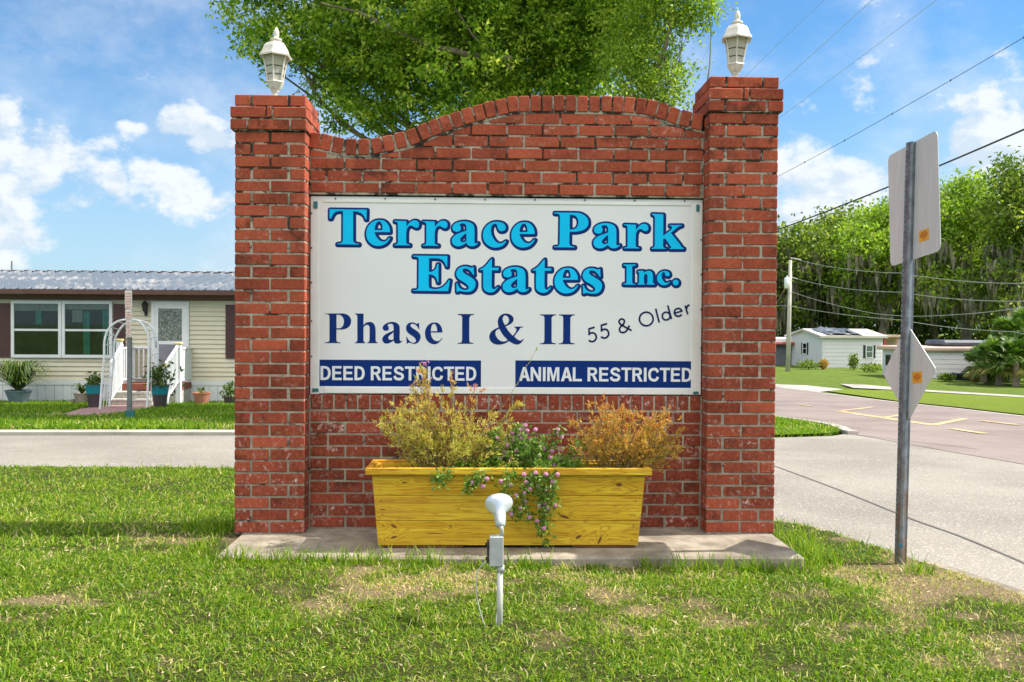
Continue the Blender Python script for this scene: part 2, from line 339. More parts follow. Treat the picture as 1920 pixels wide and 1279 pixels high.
def _cf():
    idx = {c: i for i, c in enumerate(CORN)}; Fc = []
    def nrm(face, pts):
        P = np.array(pts); n = np.cross(P[1]-P[0], P[2]-P[0]); return face if n@P.mean(0) > 0 else face[::-1]
    def vp(c, k): h = [.7]*3; h[k] = 1; return tuple(c[i]*h[i] for i in range(3))
    for ax in range(3):
        for sg in (-1, 1):
            o = [i for i in range(3) if i != ax]; q = []
            for a, b in ((-1, -1), (1, -1), (1, 1), (-1, 1)):
                c = [0]*3; c[ax] = sg; c[o[0]] = a; c[o[1]] = b; q.append((tuple(c), ax))
            Fc.append(nrm(tuple(idx[c]*3+k for c, k in q), [vp(c, k) for c, k in q]))
    for ax in range(3):
        o = [i for i in range(3) if i != ax]
        for a in (-1, 1):
            for b in (-1, 1):
                c0 = [0]*3; c1 = [0]*3; c0[ax] = -1; c1[ax] = 1
                for c in (c0, c1): c[o[0]] = a; c[o[1]] = b
                q = [(tuple(c0), o[0]), (tuple(c1), o[0]), (tuple(c1), o[1]), (tuple(c0), o[1])]
                Fc.append(nrm(tuple(idx[c]*3+k for c, k in q), [vp(c, k) for c, k in q]))
    for c in CORN: Fc.append(nrm(tuple(idx[c]*3+k for k in range(3)), [vp(c, k) for k in range(3)]))
    return Fc
CF = _cf()
def link(name, me, m=None, parent=None, loc=None):
    o = bpy.data.objects.new(name, me); COL.objects.link(o)
    if m is not None: me.materials.append(MT[m] if isinstance(m, str) else m)
    if parent is not None: o.parent = parent
    if loc is not None: o.location = loc
    return o
def obj(name, b, m, parent=None, smooth=False, attr='tint', org=None):
    me = bpy.data.meshes.new(name); V = np.concatenate(b.v)
    if org is not None: V = V-np.asarray(org)
    me.from_pydata(V.tolist(), [], b.f); me.update()
    if b.a and sum(len(x) for x in b.a) == len(V):
        at_ = me.attributes.new(attr, 'FLOAT_COLOR', 'POINT'); at_.data.foreach_set('color', np.concatenate(b.a).ravel().astype(np.float32))
    if smooth: me.polygons.foreach_set('use_smooth', [True]*len(me.polygons))
    return link(name, me, m, parent, None if org is None else tuple(org))
def fastmesh(name, V, K, m, parent=None, rnd=None, aname='rnd', org=None):
    """V (n*K,3): n polygons of K verts each"""
    V = np.asarray(V, np.float32).reshape(-1, 3)
    if org is not None: V = V-np.asarray(org, np.float32)
    n = len(V)//K; me = bpy.data.meshes.new(name)
    me.vertices.add(len(V)); me.vertices.foreach_set('co', V.ravel()); me.loops.add(len(V)); me.loops.foreach_set('vertex_index', np.arange(len(V), dtype=np.int32))
    me.polygons.add(n); me.polygons.foreach_set('loop_start', np.arange(0, n*K, K, dtype=np.int32)); me.update(calc_edges=True)
    if rnd is not None:
        a = me.attributes.new(aname, 'FLOAT', 'POINT'); a.data.foreach_set('value', np.repeat(np.asarray(rnd, np.float32), K))
    return link(name, me, m, parent, None if org is None else tuple(float(x) for x in org))
def empty(name, loc, label, cat, group=None, rz=0):
    o = bpy.data.objects.new(name, None); COL.objects.link(o); o.location = tuple(float(x) for x in loc); o.rotation_euler = (0, 0, rz); o.empty_display_size = .1
    tag(o, label, cat, group); return o
def tag(o, label=None, cat=None, group=None, kind=None):
    if label: o['label'] = label
    if cat: o['category'] = cat
    if group: o['group'] = group
    if kind: o['kind'] = kind
    return o
def child(name, b, m, root, smooth=False, attr='tint'):   # geometry given in world coordinates (root unrotated)
    bpy_loc = np.array(root_loc(root)); me_o = obj(name, b, m, None, smooth, attr)
    n = len(me_o.data.vertices); co = np.empty(n*3, np.float32); me_o.data.vertices.foreach_get('co', co); co = (co.reshape(-1, 3)-bpy_loc).ravel(); me_o.data.vertices.foreach_set('co', co); me_o.data.update()
    me_o.parent = root; return me_o
def root_loc(o):
    v = Vector((0, 0, 0))
    while o is not None: v += Vector(o.location); o = o.parent
    return v
def fchild(name, V, K, m, root, rnd): 
    o = fastmesh(name, np.asarray(V, np.float32).reshape(-1, 3)-np.array(root_loc(root), np.float32), K, m, None, rnd); o.parent = root; return o

# ------------------------------------------------------------------ setting: terrain, roads
def grid(xs, ys, dz=0):
    X, Y = np.meshgrid(xs, ys); Z = G(X, Y)+dz; V = np.stack([X, Y, Z], -1).reshape(-1, 3); nx = len(xs)
    Fc = [(j*nx+i, j*nx+i+1, (j+1)*nx+i+1, (j+1)*nx+i) for j in range(len(ys)-1) for i in range(nx-1)]
    b = B(); b.add(V, Fc); return b
xs = np.concatenate([[-900, -400, -200, -120], np.arange(-80, -20, 5), np.arange(-20, 24, .8), np.arange(24, 100, 4), [120, 200, 400, 900]])
ys = np.concatenate([[-300, -100, -40, -15], np.arange(-8, 30, .8), np.arange(30, 130, 3), [150, 200, 300, 500, 1200]])
tag(obj('ground', grid(xs, ys, -.03), 'field2'), kind='structure')

def sheet(name, poly, off, m, step=.8, kind='structure', attrf=None):
    P = [Vector((p[0], p[1])) for p in poly]; n = len(P)
    A = np.array([(p.x, p.y) for p in P]); x0, y0 = A.min(0); x1, y1 = A.max(0)
    gx, gy = np.meshgrid(np.arange(x0, x1, step)+step*.37, np.arange(y0, y1, step)+step*.41); Q = np.stack([gx.ravel(), gy.ravel()], -1)
    Q = Q[inpoly(Q, A)]
    r = delaunay_2d_cdt(P+[Vector(q) for q in Q], [], [list(range(n))], 1, 1e-5)
    V = np.array([(v.x, v.y) for v in r[0]]); Z = G(V[:, 0], V[:, 1])+off
    b = B(); b.add(np.c_[V, Z], [tuple(f) for f in r[2]]); o = obj(name, b, m)
    if kind: tag(o, kind=kind)
    return o
def inpoly(Q, A):
    ins = np.zeros(len(Q), bool); j = len(A)-1
    for i in range(len(A)):
        xi, yi = A[i]; xj, yj = A[j]
        c = ((yi > Q[:, 1]) != (yj > Q[:, 1])) & (Q[:, 0] < (xj-xi)*(Q[:, 1]-yi)/(yj-yi+1e-12)+xi); ins ^= c; j = i
    return ins
def gpx(L): return [tuple(gp(*p)[:2]) for p in L]
def smooth(L, n=6, closed=False):
    P = np.array(L, float); m = len(P); out = []
    for i in range(m if closed else m-1):
        p0, p1, p2, p3 = (P[(i+k) % m] if closed else P[min(max(i+k, 0), m-1)] for k in (-1, 0, 1, 2))
        for t in np.arange(n)/n: out.append(.5*((2*p1)+(-p0+p2)*t+(2*p0-5*p1+4*p2-p3)*t*t+(-p0+3*p1-3*p2+p3)*t**3))
    if not closed: out.append(P[-1])
    return [tuple(p) for p in out]
nearL = gpx([(-700, 878), (-200, 878), (200, 878), (440, 880)])
nearR = gpx([(1455, 980), (1540, 996), (1610, 1017), (1700, 1046), (1800, 1078), (1920, 1120), (2050, 1175), (2250, 1290)])
mid = [(-1.2, 3.2), (0.2, 1.9), (1.2, .98)]
near_edge = smooth(nearL+mid+nearR, 5)
farR = gpx([(2400, 960), (2100, 905), (1920, 871), (1762, 844), (1685, 830), (1607, 815.5)])
farL = gpx([(1590, 813), (1560, 817.5), (1500, 819.5), (1455, 820.5)])
curbL = gpx([(440, 817), (200, 817), (0, 817), (-700, 817)])
side_poly = near_edge+farR+farL+curbL
side = sheet('side_road', side_poly, .0, 'asphalt', .6)
main_far = gpx([(1380, 719), (1455, 726), (1540, 736), (1680, 753.5), (1800, 766), (1920, 780), (2150, 806), (2500, 850)])
main_near = farR+gpx([(1590, 812.5), (1582, 806), (1550, 799), (1510, 792), (1455, 784.5), (1330, 768)])
sheet('main_road', [tuple(p) for p in main_far+main_near][::1], .004, 'pink_asphalt', 1.5)
MT['roadline'] = plain('faded_yellow_line', (.50, .36, .18), .85, var=.3, sc=3)
MT['whiteline'] = plain('faded_white_line', (.55, .49, .42), .85, var=.2, sc=3)
def zpx(L): return [(1440+x/4, 600+y/4) for x, y in L]
def strip(pts, w, off, h=0, name=None, m=None, b=None):
    P = np.array(pts); T = np.gradient(P, axis=0); T /= np.linalg.norm(T, axis=1)[:, None]; Nn = np.stack([-T[:, 1], T[:, 0]], -1)*w/2
    a = P+Nn; c = P-Nn; b = b or B(); n = len(P)
    if h == 0:
        V = np.concatenate([np.c_[a, G(*a.T)+off], np.c_[c, G(*c.T)+off]]); b.add(V, [(i, i+n, i+n+1, i+1) for i in range(n-1)])
    else:
        V = np.concatenate([np.c_[a, G(*a.T)-.1], np.c_[a, G(*a.T)+h], np.c_[c, G(*c.T)+h], np.c_[c, G(*c.T)-.1]])
        b.add(V, [(k*n+i, k*n+i+1, (k+1)*n+i+1, (k+1)*n+i) for k in range(3) for i in range(n-1)]+[(0, n, 2*n, 3*n), (n-1, 4*n-1, 3*n-1, 2*n-1)])
    if name: return obj(name, b, m)
    return b
def dens(L, k=6):
    P = [np.array(p) for p in L]; out = []
    for a, c in zip(P, P[1:]): out += [tuple(a+(c-a)*t/k) for t in range(k)]
    return out+[tuple(P[-1])]
for i, (seg, w) in enumerate([([(530, 687), (880, 738), (1240, 790)], .22), ([(1240, 790), (1480, 742)], .16), ([(880, 735), (1010, 712)], .14), ([(540, 686), (800, 655)], .14), ([(1380, 820), (1630, 858)], .16), ([(1600, 760), (1880, 792)], .16), ([(240, 640), (330, 650)], .16)]):
    tag(strip(dens(gpx(zpx(seg))), w, .009+i*.0012, 0, 'lane_marking', 'roadline'), kind='structure')
tag(strip(dens([tuple(np.array(p)+(-.12, -.1)) for p in main_far]), .10, .0085, 0, 'edge_line', 'whiteline'), kind='structure')
# grass island with its kerb
isl = gpx([(1330, 768), (1455, 786), (1510, 793.5), (1550, 800), (1574, 806), (1578, 811), (1555, 816), (1500, 818), (1455, 819), (1330, 819)])
sheet('grass_island', isl, .03, 'field', .8)
tag(strip(smooth(gpx([(1330, 766), (1455, 785), (1510, 792.5), (1550, 799), (1577, 806), (1587, 811.5), (1600, 815)]), 5), .16, 0, .05, 'island_kerb', 'curb'), kind='structure')
tag(strip(dens(gpx([(-700, 810.5), (0, 810.5), (440, 810.5), (560, 811)])), .50, 0, .018, 'kerb', 'curb'), kind='structure')
tag(strip(smooth(gpx([(1735, 1054), (1800, 1074), (1850, 1091), (1920, 1115), (2050, 1170), (2250, 1285)]), 5), .07, 0, .006, 'kerb', 'concrete'), kind='structure')
tag(strip(smooth(gpx([(1452, 874), (1560, 914), (1700, 970), (1800, 1006), (1920, 1056), (2100, 1135)]), 6), .022, .003, 0, 'wire_shadow', plain('wire_shadow_tone', (.10, .09, .08), .9)), kind='structure')  # dark strip painted on the asphalt as a power line's cast shadow
# strips beyond the main road
sheet('verge', [tuple(np.array(p)) for p in gpx([(1545, 733), (1680, 752), (1800, 764.5), (1920, 778.5), (2200, 810), (2200, 765), (1920, 746), (1740, 736.5), (1660, 732), (1580, 731)])], .012, 'field', 2)
sheet('driveway', gpx([(1380, 716), (1455, 721), (1515, 723.5), (1582, 730.5), (1535, 736), (1455, 726), (1380, 719)]), .016, 'curb', 2)
sheet('sidewalk', gpx([(1575, 720.5), (1620, 722), (1740, 732), (1920, 743), (2200, 760), (2200, 765), (1920, 746), (1740, 735.5), (1660, 731), (1600, 728)]), .02, 'curb', 2)
# left yard
sheet('yard', gpx([(-700, 805), (0, 805), (440, 805), (640, 805), (640, 740), (-700, 740)]), -.015, 'field2', .8)
tag(strip(dens(gpx([(-300, 777), (0, 777), (128, 777.5)])), .33, .012, 0, 'yard_walk', 'curb'), kind='structure')
MT['paver'] = plain('pink_pavers', (.40, .23, .20), .9, var=.3, sc=9, bump=.5, bs=30, dist=.01)
sheet('paver_path', gpx([(120, 777), (150, 768), (190, 763), (235, 758), (292, 757), (290, 764), (215, 777), (130, 780.5)]), .014, 'paver', .5)

# near lawn
ST = .06
lx = np.arange(-6.5, 6.5, ST); ly = np.arange(-4.6, 4.6, ST); X, Y = np.meshgrid(lx, ly)
nearA = np.array(side_poly)
def dryf(x, y):
    v = fbm(x, y, 1.6, 3, 5)*.62+fbm(x, y, 7, 11, 3)*.50
    v = v+.16*np.exp(-((x-.1)/1.4)**2-((y+.95)/.35)**2)+.22*np.exp(-((x-2.15)/.5)**2-((y+.45)/.4)**2)+.12*np.exp(-((x-2.6)/.7)**2-((y+1)/.5)**2)-.10*np.exp(-((x+2.6)/1.2)**2)-.12*(y > .3)-.05*np.exp(-((y+1.9)/.3)**2)
    return np.clip((v-.585)*6, 0, 1)
inside = inpoly(np.stack([X.ravel(), Y.ravel()], -1), nearA).reshape(X.shape)
Z = G(X, Y)+.018*fbm(X, Y, 3, 5, 3)+.004
Z = np.where(inside, G(X, Y)-.028, Z)
b = B(); nx = len(lx); b.add(np.stack([X, Y, Z], -1).reshape(-1, 3), [(j*nx+i, j*nx+i+1, (j+1)*nx+i+1, (j+1)*nx+i) for j in range(len(ly)-1) for i in range(nx-1)])
lo = obj('lawn', b, 'lawn', smooth=True); a_ = lo.data.attributes.new('dry', 'FLOAT', 'POINT'); a_.data.foreach_set('value', dryf(X, Y).ravel().astype(np.float32)*.7+.08); tag(lo, kind='structure')

def zone(n, x0, x1, y0, y1): return RNG.uniform(x0, x1, n), RNG.uniform(y0, y1, n)
def visible(x, y, z=0, mg=60):
    d = np.stack([x, y, z+0*x], -1)-CAM; dz = d@fw; px = CW+F*(d@rt)/dz; py = CH-F*(d@upv)/dz
    return (dz > .5) & (px > -mg) & (px < 1920+mg) & (py < 1279+mg*2)
def blades(x, y, z, ln, wd, lean=.6):
    n = len(x); th = RNG.uniform(0, 2*np.pi, n); t = np.stack([np.cos(th), np.sin(th), np.zeros(n)], -1)
    ph = RNG.uniform(0, 2*np.pi, n); le = RNG.uniform(.1, 1, n)*lean
    dr = np.stack([np.cos(ph)*le, np.sin(ph)*le, np.ones(n)], -1); dr /= np.linalg.norm(dr, axis=1)[:, None]
    P = np.stack([x, y, z], -1); w = (wd/2)[:, None]*t; mid_ = P+dr*(ln*.55)[:, None]
    dr2 = dr+np.stack([np.cos(ph), np.sin(ph), -np.ones(n)*.8], -1)*le[:, None]*1.1; dr2 /= np.linalg.norm(dr2, axis=1)[:, None]
    tip = mid_+dr2*(ln*.5)[:, None]
    q = np.stack([P-w, P+w, mid_+w*.85, mid_-w*.85], 1); q2 = np.stack([mid_-w*.85, mid_+w*.85, tip+w*.08, tip-w*.08], 1)
    return np.concatenate([q, q2], 1).reshape(-1, 3)
def clumped(x, y): return fbm(x, y, 14, 21, 3)
allV = []; allR = []
for (n, x0, x1, y0, y1, ls, ws) in [(290000, -2.6, 2.9, -2.6, -.45, 1, 1), (150000, -3.6, 3.8, -1.0, 1.4, 1.05, 1.15), (120000, -5.4, -.9, -.3, 3.6, 1.1, 1.5)]:
    x, y = zone(n, x0, x1, y0, y1); k = visible(x, y); x, y = x[k], y[k]
    Q = np.stack([x, y], -1); k = ~inpoly(Q, nearA) & ~((x > -1.43) & (x < 1.66) & (y > -.535) & (y < .5)); x, y = x[k], y[k]
    dr = dryf(x, y); cl = clumped(x, y); k = RNG.uniform(0, 1, len(x)) > dr*.42+np.clip(.50-cl, 0, 1)*1.1; x, y, dr, cl = x[k], y[k], dr[k], cl[k]
    n = len(x); z = G(x, y)+.004
    ln = RNG.gamma(6, .0045, n)*ls*(1-.35*dr)*(.65+cl*.7); tall = RNG.uniform(0, 1, n) < .012; ln = np.where(tall, ln*2.1, ln)
    allV.append(blades(x, y, z, ln, RNG.uniform(.0034, .0068, n)*ws, 1.6))
    r = np.clip(RNG.beta(2.2, 3.2, n)*.95+.10*fbm(x, y, 2.5, 8)+.05*(y > .2), 0, .8); drym = RNG.uniform(0, 1, n) < .06+.60*dr
    allR.append(np.repeat(np.where(drym, RNG.uniform(.82, 1, n), r), 2))
# fallen bits of straw and dead leaf lying in the turf
n = 5200; x, y = RNG.uniform(-3, 3.2, n), RNG.uniform(-2.5, .6, n); Q = np.stack([x, y], -1); k = ~inpoly(Q, nearA) & ~((x > -1.43) & (x < 1.66) & (y > -.535) & (y < .5)) & visible(x, y); x, y = x[k], y[k]; n = len(x)
P = np.stack([x, y, G(x, y)+RNG.uniform(.012, .03, n)], -1); D = unit(RNG.normal(0, 1, (n, 3))*(1, 1, .18)); LITTER = leafquads(P, D, RNG.uniform(.01, .034, n), RNG.uniform(.002, .007, n)); allV.append(LITTER); allR.append(RNG.uniform(.84, 1, n))
# longer blades along the slab and post edges
for x0, x1, y0, y1, n in [(-1.45, 1.7, -.62, -.54, 1500), (1.66, 1.9, -.5, .3, 700), (-1.75, -1.45, -.5, .4, 800), (2.08, 2.28, -.6, -.4, 150)]:
    x, y = zone(n, x0, x1, y0, y1); k = vnoise(x, y, 3, 4) > .42; x, y = x[k], y[k]; n = len(x)
    allV.append(blades(x, y, G(x, y), RNG.uniform(.04, .14, n), RNG.uniform(.004, .007, n), .7)); allR.append(np.repeat(RNG.uniform(.2, .72, n), 2))
tag(fastmesh('grass', np.concatenate(allV), 4, 'blade', None, np.concatenate(allR)), 'uneven green and straw coloured lawn grass around the brick sign', 'grass', kind='stuff')
# short grass in the far yard and island
V = []; Rr = []
yardA = np.array(gpx([(-300, 805), (0, 805), (440, 805), (600, 805), (600, 752), (-300, 750)])); pathA = np.array(gpx([(110, 778), (150, 767), (190, 762), (235, 757), (294, 756), (292, 765), (215, 779), (130, 782)])); islA = np.array(isl)
for A, n in ((yardA, 170000), (islA, 40000)):
    x0, y0 = A.min(0); x1, y1 = A.max(0); x, y = zone(n, x0, x1, y0, y1); Q = np.stack([x, y], -1); k = inpoly(Q, A) & ~inpoly(Q, pathA) & visible(x, y); x, y = x[k], y[k]
    wk = gp(50, 777)[1]; k = ~((np.abs(y-wk) < .24) & (x < gp(140, 777)[0]))
    x, y = x[k], y[k]; n = len(x); dr = np.clip((fbm(x, y, .9, 31, 4)-.50)*4, 0, 1)*(y < wk); k = RNG.uniform(0, 1, n) > dr*.8; x, y, dr = x[k], y[k], dr[k]; n = len(x)
    V.append(blades(x, y, G(x, y)-.01, RNG.uniform(.05, .11, n), RNG.uniform(.012, .026, n), .9)); Rr.append(np.repeat(np.where(RNG.uniform(0, 1, n) < dr*.5, RNG.uniform(.82, .98, n), RNG.uniform(.15, .72, n)), 2))
tag(fastmesh('grass', np.concatenate(V), 4, 'blade', None, np.concatenate(Rr)), 'short grass of the yard in front of the beige mobile home', 'grass', kind='stuff')

# ------------------------------------------------------------------ brick sign
C_ = .0677; J = .0098; XL, XR, PW = -1.3919, 1.2496, .3872; WY = .128; SB, ST_ = .772, 1.913
tag(obj('concrete_slab', B().cbox(XL+.035, XR+PW-.003, -.527, .62, -.16, 0, .012), 'concrete'), 'weathered concrete footing slab under the brick sign', 'slab')
sign = empty('brick_sign', (0, 0, 0), 'red brick entrance sign with two pillars, arched top and white painted board', 'entrance sign')
sg_bm = bpy.data.objects['concrete_slab']
def tint(z, low=0):
    g = random.random(); w = max(0, 1-z/1.5)
    eff = (random.random() < .35+.6*w)*random.uniform(.4, 1)*(.45+.75*w); dk = (random.random() < .4)*random.uniform(.2, .9)
    return (max(0, min(1, .30+.38*(z/2.4)+random.gauss(0, .21)-low)), eff, dk, 1)
def brick(b, x0, x1, y0, y1, z0, z1, z=None, low=0):
    j = lambda s=.0012: random.uniform(-s, s)
    b.cbox(x0+j(), x1+j(), y0+j(.0018), y1, z0+j(), z1+j(), .0035, None, tint(z1 if z is None else z, low))
def course(b, x0, w, z0, turn, ex=(0, 0, 0, 0)):
    """one course of a square pillar; ex = projection left, right, front, back"""
    X0, X1, Y0, Y1 = x0-ex[0], x0+w+ex[1], -ex[2], w+ex[3]; z1 = z0+C_-J; d = .088
    if not turn:
        xm = (X0+X1)/2
        for ya, yb in ((Y0, Y0+d), (Y1-d, Y1)):
            if ex[0] > 0:
                brick(b, X0, xm-.018, ya, yb, z0, z1); brick(b, xm-.009, xm+.016, ya, yb, z0, z1); brick(b, xm+.025, X1, ya, yb, z0, z1)
            else: brick(b, X0, xm-J/2, ya, yb, z0, z1); brick(b, xm+J/2, X1, ya, yb, z0, z1)
        for xa, xb in ((X0, X0+d), (X1-d, X1)): brick(b, xa, xb, Y0+d+J, Y1-d-J, z0, z1)
    else:
        ym = (Y0+Y1)/2
        for xa, xb in ((X0, X0+d-.004), (X1-d+.004, X1)): brick(b, xa, xb, Y0, ym-J/2, z0, z1); brick(b, xa, xb, ym+J/2, Y1, z0, z1)
        for ya, yb in ((Y0, Y0+d), (Y1-d, Y1)): brick(b, X0+d+J, X1-d-J, ya, yb, z0, z1)
def pillar(x0, rows, ex):
    b = B(); mo = B()
    for k in range(rows): course(b, x0, PW, .008+k*C_, k % 2 == 1)
    for i, (tn, e) in enumerate(((True, ex), (False, ex), (True, (0.001, .001, .001, .001)))): course(b, x0, PW, .008+(rows+i)*C_, tn, e)
    q = .0038; mo.box(x0+q, x0+PW-q, q, PW-q, .0, (rows)*C_+.003)
    mo.box(x0-ex[0]+q+.002, x0+PW+ex[1]-q-.002, -ex[2]+q+.002, PW+ex[3]-q-.002, rows*C_+.004, (rows+2)*C_-.006)
    mo.box(x0+q, x0+PW-q, q, PW-q, (rows+2)*C_-.005, (rows+3)*C_-.001)
    p = obj('pillar', b, 'brick', sign); obj('mortar', mo, 'mortar', p); return p
pl = pillar(XL, 33, (.021, .009, .016, .016)); pl['label'] = 'shorter brick pillar at the left end of the sign'
pr = pillar(XR, 35, (.010, .022, .016, .016)); pr['label'] = 'taller brick pillar at the right end of the sign'
x0, x1 = XL+PW, XR
oc_px = [(583, 247.5), (607, 250.8), (628, 255.6), (653, 260.6), (676, 261), (695, 260), (715, 255.8), (751, 248.6), (773, 240.8), (814, 223.6), (855, 209.5), (901, 195.4), (942, 186), (965, 181), (1034, 179), (1096, 180.7), (1159, 181.4), (1199, 184.5), (1221, 187.6), (1253, 197), (1281, 207), (1322, 216)]
outer = np.array([(p[0], p[2]) for p in (onY(a, c, WY) for a, c in oc_px)]); outer[0, 0] = x0+.002; outer[-1, 0] = x1-.002
outer = np.array(smooth(outer, 8)); seg = np.r_[0, np.cumsum(np.linalg.norm(np.diff(outer, axis=0), axis=1))]
def oz(x): return np.interp(x, outer[:, 0], outer[:, 1])
def ocurve(s): return np.array([np.interp(s, seg, outer[:, 0]), np.interp(s, seg, outer[:, 1])])
AH = .089; WB = .36
def inner_z(x):   # lower line of the arch bricks
    s = np.interp(x, outer[:, 0], seg); e = .01; t = ocurve(min(s+e, seg[-1]))-ocurve(max(s-e, 0)); sl = t[1]/t[0]
    return float(oz(x))-(AH+.014)*math.sqrt(1+sl*sl)
b = B(); up_m = B()
for k in range(12):       # upper field, stretcher bond
    z0 = ST_+.006+k*C_; z1 = z0+C_-J; xs_ = x0+.006-(.1 if k % 2 else 0)-random.uniform(0, .012)
    while xs_ < x1:
        a, c = max(xs_, x0+.007), min(xs_+.1935, x1-.007); xs_ += .1935+.0105
        if c-a < .02: continue
        q = np.linspace(a, c, 7); top = np.minimum(z1, [inner_z(v) for v in q])
        if top.min() >= z1-.001: brick(b, a, c, WY, WY+.09, z0, z1); continue
        keep = top > z0+.012
        if keep.sum() >= 2:
            qq, tt = q[keep], top[keep]; poly = [(qq[0], z0), (qq[-1], z0)]+[(u, v) for u, v in zip(qq[::-1], tt[::-1])]
            b.prism(poly, WY+random.uniform(-.001, .001), WY+.09, tint(z1))
wallp = obj('upper_wall', b, 'brick', sign)
q = np.linspace(x0, x1, 60); poly = [(x0, ST_-.004), (x1, ST_-.004)]+[(u, inner_z(u)+.012) for u in q[::-1]]
up_m.add([(p[0], WY+.0038, p[1]) for p in poly]+[(p[0], WB, p[1]) for p in poly], [(0, 1)+tuple(range(2, 62))] + [(i, i+62, (i+1) % 62+62, (i+1) % 62) for i in range(62)]+[tuple(range(123, 61, -1))])
obj('mortar', up_m, 'mortar', wallp)
b = B(); nb = round(seg[-1]/C_); pitch = seg[-1]/nb; mo = B()
for i in range(nb):
    s = (i+.5)*pitch; p = ocurve(s); t = ocurve(min(s+.012, seg[-1]))-ocurve(max(s-.012, 0)); t /= np.linalg.norm(t); nn = np.array([-t[1], t[0]])
    w = pitch/2-.0052; jo = random.uniform(-.002, .002)
    Mx = Matrix(((t[0], 0, nn[0], p[0]+nn[0]*jo), (0, 1, 0, 0), (t[1], 0, nn[1], p[1]+nn[1]*jo), (0, 0, 0, 1)))
    jj = random.uniform(-.002, .002); tt = list(tint(2.4)); tt[2] *= .5
    b.cbox(-w, w, WY-.006+jj, WY+.097, -AH, 0, .0035, Mx, tuple(tt)); b.cbox(-w, w, WY+.107, WB+.006, -AH, 0, .0035, Mx, tint(2.3))
arch = obj('arch_coping', b, 'brick', sign)
ss = np.linspace(0, seg[-1], 120); pts = []; pin = []
for s in ss:
    p = ocurve(s); t = ocurve(min(s+.012, seg[-1]))-ocurve(max(s-.012, 0)); t /= np.linalg.norm(t); nn = np.array([-t[1], t[0]]); pts.append(p-nn*.005); pin.append(p-nn*(AH+.012))
V = [(p[0], WY+.001, p[1]) for p in pts]+[(p[0], WY+.001, p[1]) for p in pin]+[(p[0], WB, p[1]) for p in pts]+[(p[0], WB, p[1]) for p in pin]; n = len(pts)
mo.add(V, [(n+i, n+i+1, i+1, i) for i in range(n-1)]+[(i, i+1, 2*n+i+1, 2*n+i) for i in range(n-1)]+[(n+i, 3*n+i, 3*n+i+1, n+i+1) for i in range(n-1)]+[(2*n+i, 2*n+i+1, 3*n+i+1, 3*n+i) for i in range(n-1)])
obj('mortar', mo, MT['mortar'], arch)
# lower field + sill course
b = B(); mo = B()
for k in range(10):
    z0 = .010+k*C_*.995; z1 = z0+C_-J; xs_ = x0+.008-(.1 if k % 2 else 0)
    while xs_ < x1:
        a, c = max(xs_, x0+.008), min(xs_+.1935, x1-.008); xs_ += .204
        if c-a > .02: brick(b, a, c, WY, WY+.09, z0, z1, .2, .26)
lw = obj('lower_wall', b, 'brick', sign); zt = .010+10*C_*.995
mo.box(x0, x1, WY+.0038, WB, 0, zt+.003); mo.box(x0, x1, WY+.004, WB, zt+.0035, SB-.006); obj('mortar', mo, 'mortar', lw)
b = B(); n = round((x1-x0-.01)/C_); p_ = (x1-x0-.01)/n
for i in range(n): brick(b, x0+.005+i*p_+.005, x0+.005+(i+1)*p_-.005, WY-.001, WY+.2, zt+.004, SB-.003, .2, .22)
obj('sill_course', b, 'brick', sign)
obj('back_wall', B().box(x0, x1, .235, WB-.001, SB-.005, ST_-.005), 'mortar', sign)
# ---------------- sign board
BY = .147
board = obj('sign_board', B().cbox(x0+.003, x1-.003, BY, BY+.03, SB+.001, ST_-.012, .002), 'signwhite', sign)
def PX(px, py, Y=BY): p = onY(px, py, Y); return p[0], p[2]
q = BY-.005
xa, za = PX(582.5, 379); xb, zb = PX(597.5, 739); xc, zc = PX(1298.5, 384); xd, zd = PX(1315, 740); xe, ze = PX(607, 372.5); xf_, zf = PX(1295, 388); xg, zg = PX(608, 726); xh, zh = PX(1292, 740)
for a in ((x0+.004, xb, q, BY+.002, zb, za), (xc, x1-.004, q, BY+.002, zd, zc), (xe, xf_, q+.0005, BY+.002, zf+.006, ze-.003), (xg, xh, q+.0005, BY+.002, zh, zg)): obj('frame_strip', B().cbox(*a, .0015), 'signframe', board)
for (a, c, d, e) in ((588, 378, 596, 391), (1305, 384, 1311, 397), (586, 728, 598, 734.5), (1299, 734, 1309, 738.5)):
    u, v = PX(a, c); w, z = PX(d, e); obj('corner_clip', B().cbox(u, w, q-.006, q-.0005, z, v, .002), 'teal', board)
SCR = [(629+i*93.5, 370.5+i*.62, -.006) for i in range(8)]+[(630+i*92.6, 738.6+i*.3, 0) for i in range(8)]+[(X_, y_+(50 if X_ > 900 else 0), 0) for y_ in (400, 465, 530, 602, 668) for X_ in (584.5, 1314)]
for a, c, dz_ in SCR: u, v = PX(a, c); obj('screw', B().lathe([(.0045, 0), (.0045, .004), (.002, .005)], 8, Matrix.Translation((u, q, v+dz_))@Matrix.Rotation(R(90), 4, 'X')), 'black', board)

